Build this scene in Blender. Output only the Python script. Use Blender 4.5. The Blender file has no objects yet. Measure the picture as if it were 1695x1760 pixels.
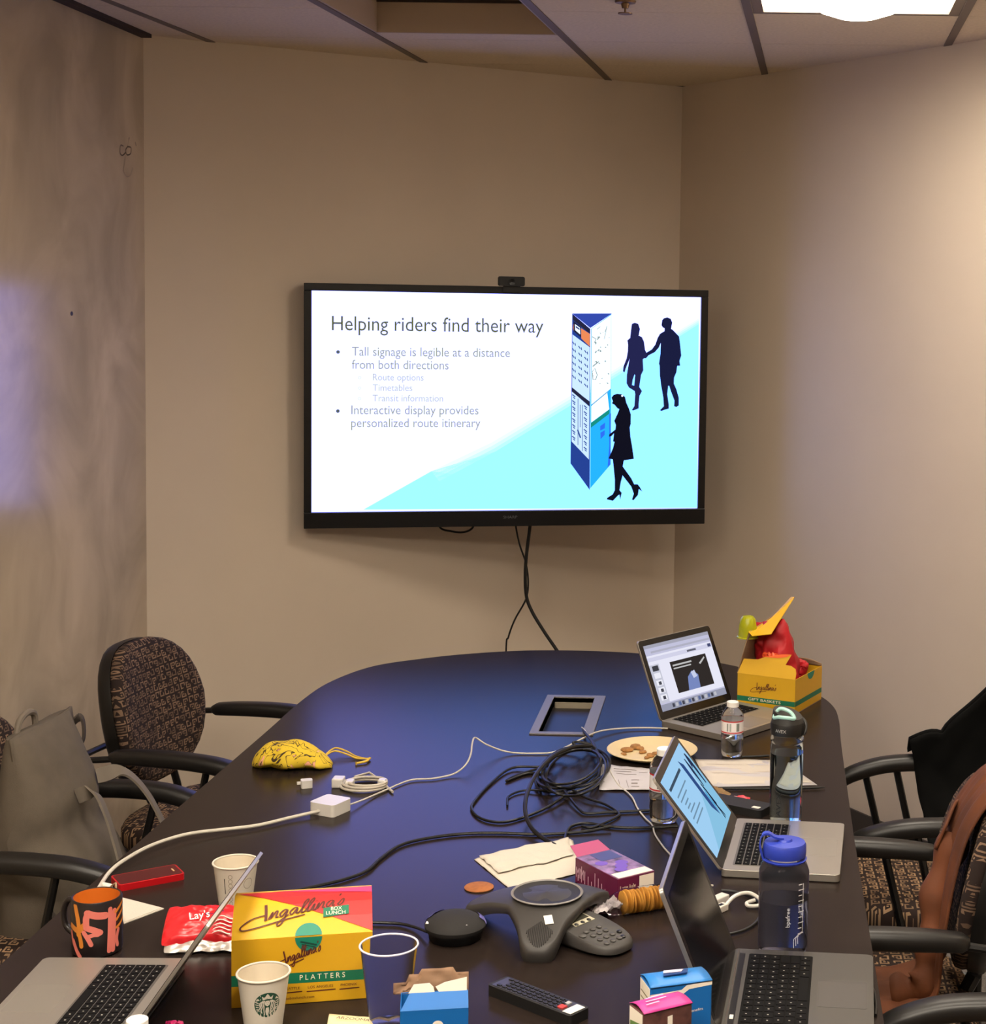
import bpy, math, random
from mathutils import Vector, Matrix, noise
from mathutils.geometry import tessellate_polygon
R = math.radians
random.seed(7)
sc = bpy.context.scene
col = sc.collection

# ------------------------------------------------------------------ camera
W, H = 1695.0, 1760.0
F, CX, CY, PITCH, ROLL = 2918.43, 1274.11, 702.85, 0.0746, 0.0198     # focal length and principal point (the photo is a crop)
CAM_Z, TABLE_Z, CEIL_Z = 1.924, 0.735, 2.69
_fwd = Vector((0, math.cos(PITCH), -math.sin(PITCH)))
_rt0 = Vector((1, 0, 0)); _up0 = _rt0.cross(_fwd)
RT = _rt0 * math.cos(ROLL) + _up0 * math.sin(ROLL)
UP = _up0 * math.cos(ROLL) - _rt0 * math.sin(ROLL)
cam = bpy.data.cameras.new('camera'); cam_o = bpy.data.objects.new('camera', cam); col.objects.link(cam_o)
M = Matrix((RT, UP, -_fwd)).transposed().to_4x4(); M.translation = (0, 0, CAM_Z)
cam_o.matrix_world = M
cam.sensor_fit = 'HORIZONTAL'; cam.sensor_width = 36; cam.lens = F / W * 36
cam.shift_x = (W / 2 - CX) / W; cam.shift_y = (CY - H / 2) / W
cam.clip_start = 0.05
sc.camera = cam_o

# ------------------------------------------------------------------ world, exposure
sc.view_settings.view_transform = 'Standard'
try: sc.view_settings.look = 'None'
except Exception: pass
sc.view_settings.exposure = 0.05; sc.view_settings.gamma = 1.0; sc.view_settings.use_curve_mapping = False
wd = bpy.data.worlds.new('world'); sc.world = wd; wd.use_nodes = True
wd.node_tree.nodes['Background'].inputs[0].default_value = (0.05, 0.045, 0.04, 1)
wd.node_tree.nodes['Background'].inputs[1].default_value = 0.3
LAMP = 33.0                     # radiance of the lit ceiling fixtures
TV_WHITE = (1.0, 1.1, 3.5)     # cold television white

# ------------------------------------------------------------------ surveying: photo pixel -> point in the room
def _ray(x, y): return RT * ((x - CX) / F) - UP * ((y - CY) / F) + _fwd
def T(x, y, z=0.0):             # on the plane z metres above the table top
    v = _ray(x, y); k = (TABLE_Z + z - CAM_Z) / v.z
    return Vector((v.x * k, v.y * k, TABLE_Z + z))
def PY(x, y, Y):                # at the distance Y
    v = _ray(x, y); k = Y / v.y
    return Vector((v.x * k, Y, CAM_Z + v.z * k))

# ------------------------------------------------------------------ materials
def lin(c):
    if isinstance(c, str): c = tuple(int(c[i:i + 2], 16) for i in (1, 3, 5))
    return tuple(((v / 255) / 12.92 if v / 255 <= .04045 else ((v / 255 + .055) / 1.055) ** 2.4) for v in c)
MATS = {}
def mat(name, c, rough=.5, metal=0., spec=.5, noise_=None, bump=None, emis=None, trans=0., ior=1.45, alpha=1., coat=0., sheen=0.):
    if name in MATS: return MATS[name]
    m = bpy.data.materials.new(name); m.use_nodes = True; nt = m.node_tree; b = nt.nodes['Principled BSDF']
    rgb = lin(c)
    b.inputs['Base Color'].default_value = (*rgb, 1); b.inputs['Roughness'].default_value = rough
    b.inputs['Metallic'].default_value = metal; b.inputs['Specular IOR Level'].default_value = spec
    b.inputs['IOR'].default_value = ior; b.inputs['Transmission Weight'].default_value = trans
    b.inputs['Alpha'].default_value = alpha; b.inputs['Coat Weight'].default_value = coat
    b.inputs['Sheen Weight'].default_value = sheen
    if emis:
        b.inputs['Emission Color'].default_value = (*emis[:3], 1); b.inputs['Emission Strength'].default_value = emis[3]
    if noise_ or bump:
        tc = nt.nodes.new('ShaderNodeTexCoord')
    if noise_:
        s, amt = noise_[:2]
        n = nt.nodes.new('ShaderNodeTexNoise'); n.inputs['Scale'].default_value = s; n.inputs['Detail'].default_value = 5
        nt.links.new(tc.outputs['Object'], n.inputs['Vector'])
        if len(noise_) > 2:
            mp = nt.nodes.new('ShaderNodeMapping'); mp.inputs['Scale'].default_value = noise_[2]
            nt.links.new(tc.outputs['Object'], mp.inputs[0]); nt.links.new(mp.outputs[0], n.inputs['Vector'])
        r = nt.nodes.new('ShaderNodeValToRGB')
        r.color_ramp.elements[0].position = .3; r.color_ramp.elements[1].position = .7
        r.color_ramp.elements[0].color = (*[v * (1 - amt) for v in rgb], 1)
        r.color_ramp.elements[1].color = (*[min(1, v * (1 + amt)) for v in rgb], 1)
        nt.links.new(n.outputs['Fac'], r.inputs[0]); nt.links.new(r.outputs[0], b.inputs['Base Color'])
    if bump:
        n2 = nt.nodes.new('ShaderNodeTexNoise'); n2.inputs['Scale'].default_value = bump[0]; n2.inputs['Detail'].default_value = 4
        nt.links.new(tc.outputs['Object'], n2.inputs['Vector'])
        bp = nt.nodes.new('ShaderNodeBump'); bp.inputs['Strength'].default_value = bump[1]; bp.inputs['Distance'].default_value = bump[2] if len(bump) > 2 else .002
        nt.links.new(n2.outputs['Fac'], bp.inputs['Height']); nt.links.new(bp.outputs[0], b.inputs['Normal'])
    MATS[name] = m
    return m
def emit(name, rgb, strength=1.):
    if name in MATS: return MATS[name]
    m = bpy.data.materials.new(name); m.use_nodes = True; nt = m.node_tree; nt.nodes.clear()
    o = nt.nodes.new('ShaderNodeOutputMaterial'); e = nt.nodes.new('ShaderNodeEmission')
    e.inputs[0].default_value = (*rgb, 1); e.inputs[1].default_value = strength
    nt.links.new(e.outputs[0], o.inputs[0]); MATS[name] = m
    return m
def weave(name, dark, light, axes, cell=.027):
    """upholstery: little broken squares woven in tan on a dark ground; axes = the two object axes the cloth lies in"""
    m = bpy.data.materials.new(name); m.use_nodes = True; nt = m.node_tree; b = nt.nodes['Principled BSDF']; L = nt.links.new
    b.inputs['Roughness'].default_value = .9; b.inputs['Specular IOR Level'].default_value = .2
    def math_(op, a, b_=None):
        n = nt.nodes.new('ShaderNodeMath'); n.operation = op
        for i, v in enumerate((a, b_)):
            if v is None: continue
            if isinstance(v, (int, float)): n.inputs[i].default_value = v
            else: L(v, n.inputs[i])
        return n.outputs[0]
    tc = nt.nodes.new('ShaderNodeTexCoord'); sp = nt.nodes.new('ShaderNodeSeparateXYZ'); L(tc.outputs['Object'], sp.inputs[0])
    a = math_('DIVIDE', sp.outputs[axes[0]], cell); c = math_('DIVIDE', sp.outputs[axes[1]], cell)
    fa, fc = math_('FLOOR', a), math_('FLOOR', c)
    cb = nt.nodes.new('ShaderNodeCombineXYZ'); L(fa, cb.inputs[0]); L(fc, cb.inputs[1])
    wn = nt.nodes.new('ShaderNodeTexWhiteNoise'); wn.noise_dimensions = '2D'; L(cb.outputs[0], wn.inputs['Vector'])
    rs = nt.nodes.new('ShaderNodeSeparateColor'); L(wn.outputs['Color'], rs.inputs[0])
    u = math_('ADD', math_('SUBTRACT', math_('FRACT', a), .5), math_('MULTIPLY', math_('SUBTRACT', rs.outputs[0], .5), .16))
    v = math_('ADD', math_('SUBTRACT', math_('FRACT', c), .5), math_('MULTIPLY', math_('SUBTRACT', rs.outputs[1], .5), .16))
    d = math_('MAXIMUM', math_('ABSOLUTE', u), math_('ABSOLUTE', v))
    ring = math_('MULTIPLY', math_('GREATER_THAN', d, .24), math_('LESS_THAN', d, .40))
    # a broken side per cell
    side = math_('ADD', math_('MULTIPLY', u, math_('SUBTRACT', math_('MULTIPLY', math_('GREATER_THAN', rs.outputs[2], .5), 2.), 1.)),
                 math_('MULTIPLY', v, math_('SUBTRACT', math_('MULTIPLY', math_('GREATER_THAN', rs.outputs[0], .5), 2.), 1.)))
    ring = math_('MULTIPLY', ring, math_('LESS_THAN', side, .34))
    dot = math_('MULTIPLY', math_('LESS_THAN', d, .10), math_('GREATER_THAN', rs.outputs[1], .35))
    f = math_('MULTIPLY', math_('MAXIMUM', ring, dot), math_('ADD', .45, math_('MULTIPLY', rs.outputs[2], .75)))
    mx = nt.nodes.new('ShaderNodeMix'); mx.data_type = 'RGBA'; L(f, mx.inputs['Factor'])
    mx.inputs['A'].default_value = (*lin(dark), 1); mx.inputs['B'].default_value = (*lin(light), 1)
    L(mx.outputs['Result'], b.inputs['Base Color'])
    MATS[name] = m
    return m

# ------------------------------------------------------------------ mesh building
def spline(pts, n=8, closed=False):
    P = [Vector(p) for p in pts]; out = []; N = len(P)
    for i in range(N if closed else N - 1):
        p1, p2 = P[i], P[(i + 1) % N]
        p0 = P[i - 1] if (i or closed) else p1 + (p1 - p2)
        p3 = P[(i + 2) % N] if (closed or i + 2 < N) else p2 + (p2 - p1)
        for k in range(n):
            t = k / n
            out.append(.5 * ((2 * p1) + (p2 - p0) * t + (2 * p0 - 5 * p1 + 4 * p2 - p3) * t * t + (3 * p1 - p0 - 3 * p2 + p3) * t ** 3))
    if not closed: out.append(P[-1])
    return out
def rrect(w, h, r, n=5, cx=0, cy=0):
    o = []
    for sx, sy, a0 in ((1, 1, 0), (-1, 1, 90), (-1, -1, 180), (1, -1, 270)):
        for k in range(n + 1):
            a = R(a0 + 90 * k / n); o.append((cx + sx * (w / 2 - r) + r * math.cos(a), cy + sy * (h / 2 - r) + r * math.sin(a)))
    return o
class MB:
    def __init__(s): s.v = []; s.f = []; s.xf = Matrix()
    def add(s, vs, fs):
        o = len(s.v); s.v += [s.xf @ Vector(p) for p in vs]; s.f += [tuple(i + o for i in f) for f in fs]; return s
    def box(s, x0, x1, y0, y1, z0, z1):
        return s.add([(x0, y0, z0), (x1, y0, z0), (x1, y1, z0), (x0, y1, z0), (x0, y0, z1), (x1, y0, z1), (x1, y1, z1), (x0, y1, z1)],
                     [(0, 3, 2, 1), (4, 5, 6, 7), (0, 1, 5, 4), (1, 2, 6, 5), (2, 3, 7, 6), (3, 0, 4, 7)])
    def prism(s, out, z0, z1, holes=()):
        loops = [list(out)] + [list(h) for h in holes]
        flat = [p for l in loops for p in l]; n = len(flat)
        tri = tessellate_polygon([[Vector((p[0], p[1], 0)) for p in l] for l in loops])
        vs = [(p[0], p[1], z0) for p in flat] + [(p[0], p[1], z1) for p in flat]
        fs = []
        for t in tri:
            a, b, c = (Vector(flat[i][:2]) for i in t)
            if (b - a).cross(c - a) < 0: t = (t[0], t[2], t[1])
            fs.append(tuple(i + n for i in t)); fs.append((t[0], t[2], t[1]))
        k = 0
        for li, l in enumerate(loops):
            m = len(l); ar = sum(l[i][0] * l[(i + 1) % m][1] - l[(i + 1) % m][0] * l[i][1] for i in range(m))
            flip = (ar < 0) != (li > 0)
            for i in range(m):
                a, b = k + i, k + (i + 1) % m
                fs.append((a, b, b + n, a + n) if not flip else (b, a, a + n, b + n))
            k += m
        return s.add(vs, fs)
    def tube(s, pts, r, n=8, closed=False, cap=True):
        P = [Vector(p) for p in pts]; N = len(P); vs = []; fs = []
        rr = r if isinstance(r, (list, tuple)) else [r] * N
        t0 = (P[1] - P[0]).normalized(); u = t0.orthogonal().normalized()
        for i in range(N):
            a = P[(i - 1) % N] if (i or closed) else P[0]; b = P[(i + 1) % N] if (i < N - 1 or closed) else P[-1]
            t = (b - a)
            t = t.normalized() if t.length > 1e-9 else t0
            u = (u - t * u.dot(t)); u = u.normalized() if u.length > 1e-6 else t.orthogonal().normalized()
            w = t.cross(u)
            for k in range(n):
                an = 2 * math.pi * k / n; vs.append(P[i] + (u * math.cos(an) + w * math.sin(an)) * rr[i])
        for i in range(N if closed else N - 1):
            j = (i + 1) % N
            for k in range(n): fs.append((i * n + k, i * n + (k + 1) % n, j * n + (k + 1) % n, j * n + k))
        if cap and not closed: fs.append(tuple(range(n - 1, -1, -1))); fs.append(tuple((N - 1) * n + k for k in range(n)))
        return s.add(vs, fs)
    def lathe(s, prof, n=32, c=(0, 0), a0=0., a1=360.):
        full = abs(a1 - a0) >= 360; m = n if full else n + 1; vs = []; fs = []
        for r, z in prof:
            for k in range(m):
                a = R(a0 + (a1 - a0) * k / n); vs.append((c[0] + r * math.cos(a), c[1] + r * math.sin(a), z))
        for i in range(len(prof) - 1):
            for k in range(n):
                k2 = (k + 1) % m
                fs.append((i * m + k, i * m + k2, (i + 1) * m + k2, (i + 1) * m + k))
        return s.add(vs, fs)
    def loft(s, rings, cap=True, closed=True):
        n = len(rings[0]); vs = [p for r in rings for p in r]; fs = []
        for i in range(len(rings) - 1):
            for k in range(n if closed else n - 1): fs.append((i * n + k, i * n + (k + 1) % n, (i + 1) * n + (k + 1) % n, (i + 1) * n + k))
        if cap: fs.append(tuple(range(n - 1, -1, -1))); fs.append(tuple((len(rings) - 1) * n + k for k in range(n)))
        return s.add(vs, fs)
    def grid(s, fn, nu, nv):
        vs = [fn(i / nu, j / nv) for j in range(nv + 1) for i in range(nu + 1)]
        fs = [(j * (nu + 1) + i, j * (nu + 1) + i + 1, (j + 1) * (nu + 1) + i + 1, (j + 1) * (nu + 1) + i) for j in range(nv) for i in range(nu)]
        return s.add(vs, fs)
    def poly(s, pts2, z=0.):
        l = [Vector((p[0], p[1], 0)) for p in pts2]
        tri = tessellate_polygon([l]); fs = []
        for t in tri:
            a, b, c = (l[i] for i in t)
            fs.append(t if (b - a).cross(c - a).z >= 0 else (t[0], t[2], t[1]))
        return s.add([(p[0], p[1], z) for p in pts2], fs)
    def ribbon(s, pts2, w, z=0., n=5):
        P = spline([(p[0], p[1], 0) for p in pts2], n) if n > 1 else [Vector((p[0], p[1], 0)) for p in pts2]
        vs = []; fs = []
        for i, p in enumerate(P):
            t = P[min(i + 1, len(P) - 1)] - P[max(i - 1, 0)]
            t = t.normalized() if t.length > 1e-9 else Vector((1, 0, 0))
            nn = Vector((-t.y, t.x, 0)) * (w / 2); vs += [p + nn + Vector((0, 0, z)), p - nn + Vector((0, 0, z))]
        for i in range(len(P) - 1): fs.append((2 * i, 2 * i + 1, 2 * i + 3, 2 * i + 2))
        return s.add(vs, fs)
    def text(s, body, size, x, y, z=0., w=None, align='LEFT', rot=0., shear=0.):
        cu = bpy.data.curves.new('t', 'FONT'); cu.body = body; cu.size = size; cu.align_x = align; cu.shear = shear; cu.resolution_u = 3
        o = bpy.data.objects.new('t', cu); col.objects.link(o); bpy.context.view_layer.update()
        me = bpy.data.meshes.new_from_object(o.evaluated_get(bpy.context.evaluated_depsgraph_get()))
        vs = [v.co.copy() for v in me.vertices]; fs = [tuple(p.vertices) for p in me.polygons]
        bpy.data.objects.remove(o); bpy.data.curves.remove(cu); bpy.data.meshes.remove(me)
        if w and vs:
            x0 = min(v.x for v in vs); x1 = max(v.x for v in vs); k = w / (x1 - x0)
            vs = [Vector(((v.x - x0) * k, v.y, 0)) for v in vs]
        c, sn = math.cos(rot), math.sin(rot)
        return s.add([(x + v.x * c - v.y * sn, y + v.x * sn + v.y * c, z) for v in vs], fs)
    def build(s, name, m, parent=None, smooth=True, bevel=0., seg=2, subsurf=0, solid=0., angle=40, recalc=False):
        me = bpy.data.meshes.new(name); me.from_pydata([tuple(v) for v in s.v], [], s.f); me.update()
        if recalc:
            import bmesh
            bm = bmesh.new(); bm.from_mesh(me); bmesh.ops.recalc_face_normals(bm, faces=bm.faces); bm.to_mesh(me); bm.free()
        if smooth:
            me.polygons.foreach_set('use_smooth', [True] * len(me.polygons)); me.set_sharp_from_angle(angle=R(angle))
        o = bpy.data.objects.new(name, me); col.objects.link(o)
        for mm in (m if isinstance(m, (list, tuple)) else [m]): me.materials.append(mm)
        if parent: o.parent = parent
        if solid:
            q = o.modifiers.new('solid', 'SOLIDIFY'); q.thickness = solid; q.offset = 0
        if bevel:
            q = o.modifiers.new('bevel', 'BEVEL'); q.width = bevel; q.segments = seg; q.limit_method = 'ANGLE'; q.angle_limit = R(35)
        if subsurf:
            q = o.modifiers.new('sub', 'SUBSURF'); q.levels = subsurf; q.render_levels = subsurf
        return o
def tag(o, label=None, cat=None, group=None, kind=None):
    for k, v in (('label', label), ('category', cat), ('group', group), ('kind', kind)):
        if v: o[k] = v
    return o
def thing(name, loc, rz=0., label=None, cat=None, group=None):
    o = bpy.data.objects.new(name, None); col.objects.link(o); o.empty_display_size = .05
    o.location = loc; o.rotation_euler = (0, 0, rz)
    return tag(o, label, cat, group)
def share(o, name, loc, parent, rot=(0, 0, 0), scale=None):
    c = o.copy(); c.name = name; col.objects.link(c); c.parent = parent; c.location = loc; c.rotation_euler = rot
    if scale: c.scale = scale
    return c
def frame(o, x, y):   # matrix taking (a, b, c) to o + a x + b y + c x×y
    x = Vector(x).normalized(); y = Vector(y).normalized(); z = x.cross(y)
    m = Matrix((x, y, z)).transposed().to_4x4(); m.translation = Vector(o); return m
# ------------------------------------------------------------------ the room
wall_m = mat('wall_paint', (205, 190, 172), .75, spec=.25, noise_=(2.2, .03), bump=(260, .12, .001))
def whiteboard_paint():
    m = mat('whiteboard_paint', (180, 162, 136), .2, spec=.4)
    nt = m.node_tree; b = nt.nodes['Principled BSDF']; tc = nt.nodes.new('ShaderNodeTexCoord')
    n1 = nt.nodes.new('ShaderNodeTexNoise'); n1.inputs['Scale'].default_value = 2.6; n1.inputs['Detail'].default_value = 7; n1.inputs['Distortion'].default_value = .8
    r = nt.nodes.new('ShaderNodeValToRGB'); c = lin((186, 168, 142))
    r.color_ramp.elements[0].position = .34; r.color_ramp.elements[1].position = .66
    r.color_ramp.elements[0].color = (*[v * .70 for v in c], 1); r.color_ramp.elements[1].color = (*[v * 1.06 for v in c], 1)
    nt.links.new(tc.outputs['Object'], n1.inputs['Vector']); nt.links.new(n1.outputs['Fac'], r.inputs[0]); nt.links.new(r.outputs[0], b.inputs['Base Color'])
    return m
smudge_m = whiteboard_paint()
tile_m = mat('ceiling_tile', (214, 198, 172), .95, spec=.1, noise_=(90, .07), bump=(300, .3, .001))
bar_m = mat('ceiling_bar', (104, 90, 78), .6)
floor_m = mat('carpet', (128, 122, 116), .95, noise_=(140, .3), bump=(500, .6, .003))
LW0, LW1 = Vector((-1.85, -2.6)), Vector((-1.977, 5.618))
BW1 = Vector((-0.258, 6.795))
RW1 = Vector((2.3, 3.04)); RW2 = Vector((2.3, -2.6))
def wall(name, a, b, m, t=.12):
    d = (b - a).normalized(); n = Vector((-d.y, d.x))          # outward on the left of a -> b
    o = MB().prism([a - d * .0, b + d * .0, b + n * t, a + n * t], 0, CEIL_Z).build(name, m, smooth=False, recalc=True)
    return tag(o, kind='structure')
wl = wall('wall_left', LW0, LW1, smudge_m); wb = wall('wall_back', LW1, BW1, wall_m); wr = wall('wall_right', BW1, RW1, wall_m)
wall('wall_side', RW1, RW2, wall_m); wall('wall_front', RW2, LW0, wall_m)
tag(MB().prism([LW0, RW2, RW1, BW1, LW1], -.05, 0).build('floor', floor_m, smooth=False), kind='structure')
# skirting along the walls
base_m = mat('skirting', (60, 54, 50), .6)
for nm, a, b in (('baseboard_left', LW0, LW1), ('baseboard_back', LW1, BW1), ('baseboard_right', BW1, RW1)):
    d = (b - a).normalized(); n = Vector((d.y, -d.x))
    tag(MB().prism([a, a + n * .008, b + n * .008, b], 0, .1).build(nm, base_m, smooth=False, recalc=True), kind='structure')
# marker writing and specks on the painted wall
ink = mat('marker_ink', (92, 76, 62), .6)
ink2 = mat('marker_ink_faint', (138, 120, 98), .6)
ld = (LW0 - LW1).normalized()
def wall_pt(px, py):            # where the sight line meets the left wall
    v = _ray(px, py); n = Vector((ld.y, -ld.x)); k = (Vector((LW1.x, LW1.y)) - Vector((0, 0))).dot(n) / (v.x * n.x + v.y * n.y)
    p = Vector((v.x * k, v.y * k)); return ((p - LW1).dot(ld), CAM_Z + v.z * k)
wf = frame((LW1.x, LW1.y, 0), (ld.x, ld.y, 0), (0, 0, 1))
if wf.to_3x3().col[2].x < 0: off = -.0006
else: off = .0006
def wpts(l): return [wall_pt(*p) for p in l]
for strokes, w, mm, nm in (([[(212, 251), (207, 250), (206, 262), (210, 267), (216, 262)], [(219, 252), (216, 258), (218, 266), (224, 264), (225, 254), (219, 252)], [(232, 244), (234, 251)], [(221, 240), (222, 236)]], .0045, ink, 'handwriting'),
                           ([[(216, 266), (214, 280), (212, 292), (217, 303), (224, 301), (228, 288)], [(219, 251), (221, 238)]], .0038, ink2, 'handwriting')):
    mb = MB(); mb.xf = wf
    for s_ in strokes: mb.ribbon(wpts(s_), w, off)
    mb.build(nm, mm, wl, smooth=False)
mb = MB(); mb.xf = wf
p_ = wall_pt(123, 539); mb.poly([(p_[0] + .011 * math.cos(a * .785), p_[1] + .007 * math.sin(a * .785)) for a in range(8)], off)
mb.build('speck', mat('speck_dark', (40, 32, 28), .6), wl, smooth=False)

# ceiling: lay-in boards between dark bars, slightly turned against the view
AU = .0448
cd = Vector((math.sin(AU), math.cos(AU))); cv = Vector((math.cos(AU), -math.sin(AU)))
O2 = Vector((0.0, 4.93))
def cpt(i, j): return O2 + cv * (i * .61) + cd * (j * .61)
ceil_o = thing('ceiling', (0, 0, CEIL_Z)); tag(ceil_o, kind='structure')
def inside(p):
    poly = [LW0, RW2, RW1, BW1, LW1]; c = False
    for k in range(5):
        a, b = poly[k], poly[k - 1]
        if (a.y > p.y) != (b.y > p.y) and p.x < (b.x - a.x) * (p.y - a.y) / (b.y - a.y) + a.x: c = not c
    return c
def near_in(i, j):
    return any(inside(cpt(i + a, j + b)) for a in (0, .25, .5, .75, 1) for b in (0, .25, .5, .75, 1))
LIT = {(0, -1), (2, -2), (0, -4), (-2, -4), (0, -7), (-2, -7)}     # lit fixtures (column, row); mid-table and rear ones are unseen, added to light the room
DARK = (-2, -1)                                                         # a fixture that is off
proto = MB().box(.012, .598, .0015, .6085, 0, .015).build('ceiling_tile', tile_m, ceil_o, smooth=False)
first = True
for i in range(-5, 5):
    for j in range(-14, 5):
        if (i, j) in LIT or (i, j) == DARK or (i, j) == (-2, 0) or not near_in(i, j): continue
        p = cpt(i, j)
        o = proto if first else share(proto, 'ceiling_tile', (0, 0, 0), ceil_o); first = False
        o.location = (p.x, p.y, 0); o.rotation_euler = (0, 0, -AU)
p = cpt(-2, 0)
o = MB().box(.012, .598, .482, .6085, 0, .015).build('ceiling_tile', tile_m, ceil_o, smooth=False); o.location = (p.x, p.y, 0); o.rotation_euler = (0, 0, -AU)
for i in range(-4, 5):
    p = cpt(i, -13)
    o = MB().box(-.0125, .0125, 0, .61 * 17, .0, .02).build('ceiling_bar', bar_m, ceil_o, smooth=False)
    o.location = (p.x, p.y, -.003); o.rotation_euler = (0, 0, -AU)
tag(MB().prism([LW0 + Vector((-.3, -.3)), RW2 + Vector((.3, -.3)), RW1 + Vector((.5, .5)), BW1 + Vector((0, .5)), LW1 + Vector((-.4, .4))], .14, .16).build('ceiling_deck', mat('deck', (90, 84, 78), .9), ceil_o, smooth=False), kind='structure')

# dark strip painted as gap shade where the ceiling stops short of the left wall
d = (LW1 - LW0).normalized(); n = Vector((d.y, -d.x))
tag(MB().prism([LW0, LW0 + n * .034, LW1 - d * .02 + n * .034, LW1 - d * .02], CEIL_Z - .012, CEIL_Z).build('gap_shade', mat('gap_dark', (44, 32, 24), .8), smooth=False, recalc=True), kind='structure')
# ceiling fixtures
warm = lin((255, 236, 196))
pan_m = emit('lamp_pan', (1.0, .885, .73), LAMP); pan_dim = emit('lamp_pan_dimmed', (1.0, .80, .52), LAMP * .27); pan_fill = emit('lamp_pan_fill', (1.0, .885, .73), LAMP * 2.9)  # last pan: boosted fill for the added lights behind the viewer
bowl_m = emit('lamp_bowl', (1.0, .88, .72), LAMP * .55)
frame_m = mat('lamp_frame', (112, 96, 82), .5)
def fixture(i, j, label, lit=True):
    c = cpt(i, j)
    t = thing('ceiling_light', (c.x, c.y, CEIL_Z), -AU, label, 'ceiling light', 'square recessed ceiling lights')
    b = .03
    MB().prism([(.013, .002), (.597, .002), (.597, .608), (.013, .608)], 0, .012, [[(.013 + b, .002 + b), (.013 + b, .608 - b), (.597 - b, .608 - b), (.597 - b, .002 + b)]]).build('frame', frame_m, t, smooth=False)
    mb = MB()
    for a in ((.013, .597, .002, .012), (.013, .597, .598, .608), (.013, .023, .012, .598), (.587, .597, .012, .598)): mb.box(*a, .012, .05)
    mb.build('housing', frame_m, t, smooth=False)
    MB().box(.024, .586, .013, .597, .045, .05).build('pan', pan_dim if (i, j) == (2, -2) else (pan_fill if j == -7 else pan_m), t, smooth=False)
    MB().lathe([(.0, -.055), (.05, -.052), (.10, -.036), (.125, -.010), (.13, .02), (.13, .044)], 40, (.305, .33)).build('bowl', bowl_m, t)
    return t
labs = {(0, -1): 'lit square ceiling light with round bowl above the laptops', (2, -2): 'lit square ceiling light close to the right wall',
        (0, -4): 'unseen square ceiling light added over the right side of the table middle', (-2, -4): 'unseen square ceiling light added over the left side of the table middle',
        (0, -7): 'unseen square ceiling light added behind the viewer on the right', (-2, -7): 'unseen square ceiling light added behind the viewer on the left'}
for q, ij in enumerate(sorted(LIT)):
    fixture(*ij, labs.get(ij, 'lit square ceiling light further back over the long table'))
# the fixture that is off: a deep brown-sided recess with a cream lens
c = cpt(-2, -1)
t = thing('recessed_light', (c.x, c.y, CEIL_Z), -AU, 'unlit recessed ceiling fixture with brown sides and cream lens', 'ceiling light')
side_m = mat('recess_side', (176, 158, 138), .7); lens_m = mat('recess_lens', (222, 204, 160), .5)
y0, y1 = .0, 1.09
mb = MB()
for a in ((.013, .597, y1 - .012, y1), (.013, .597, y0, y0 + .012), (.013, .02, y0, y1), (.59, .597, y0, y1)): mb.box(*a, 0, .115)
mb.build('housing', side_m, t, smooth=False)
MB().box(.02, .59, y0 + .012, y1 - .012, .105, .115).build('lens', lens_m, t, smooth=False)
MB().box(.02, .59, y1 - .018, y1 - .012, .095, .105).build('gasket', mat('gasket', (40, 26, 20), .6), t, smooth=False)
# sprinkler
p = PY(1075, 2, 4.75)
t = thing('sprinkler_head', (p.x, 4.75, CEIL_Z), 0, 'small fire sprinkler head hanging from the ceiling', 'sprinkler')
mt_ = mat('dull_brass', (120, 96, 74), .4, .8)
MB().lathe([(0, 0), (.03, 0), (.028, -.006), (.012, -.008), (.009, -.02), (0, -.02)], 20).build('body', mt_, t)
MB().lathe([(0, -.036), (.02, -.036), (.02, -.033), (.003, -.031), (.003, -.02)], 16).build('deflector', mt_, t)
# ------------------------------------------------------------------ television on a swing-arm mount
TVC = Vector((-.821, 6.015, 1.481)); TVYAW = .2245
TW, TH = 1.368, .7695
black = mat('black_plastic', (9, 9, 11), .3)
black_matt = mat('black_matt', (17, 16, 16), .6)
tv = thing('television', TVC, TVYAW, 'large flat television showing a slide on the back wall', 'television')
bz = .026
mb = MB()
mb.box(-TW / 2 - bz, TW / 2 + bz, -.012, .045, TH / 2, TH / 2 + .026)
mb.box(-TW / 2 - bz, TW / 2 + bz, -.016, .045, -TH / 2 - .056, -TH / 2)
mb.box(-TW / 2 - bz, -TW / 2, -.012, .045, -TH / 2, TH / 2)
mb.box(TW / 2, TW / 2 + bz, -.012, .045, -TH / 2, TH / 2)
mb.box(-TW / 2, TW / 2, .012, .045, -TH / 2, TH / 2)
mb.build('bezel', black, tv, smooth=False, bevel=.002)
MB().box(-TW / 2 + .12, TW / 2 - .12, .045, .085, -TH / 2 + .05, TH / 2 - .12).build('rear_housing', black_matt, tv, smooth=False, bevel=.01)
mb = MB(); mb.xf = frame((0, -.0165, -TH / 2 - .022), (1, 0, 0), (0, 0, 1))
mb.text('SHARP', .014, -.022, -.006, 0, w=.05)
mb.build('maker_name', mat('grey_print', (96, 96, 100), .4), tv, smooth=False)
scr_o = MB().box(-TW / 2, TW / 2, .0, .011, -TH / 2, TH / 2).build('screen', emit('slide_white', TV_WHITE), tv, smooth=False)
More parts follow.
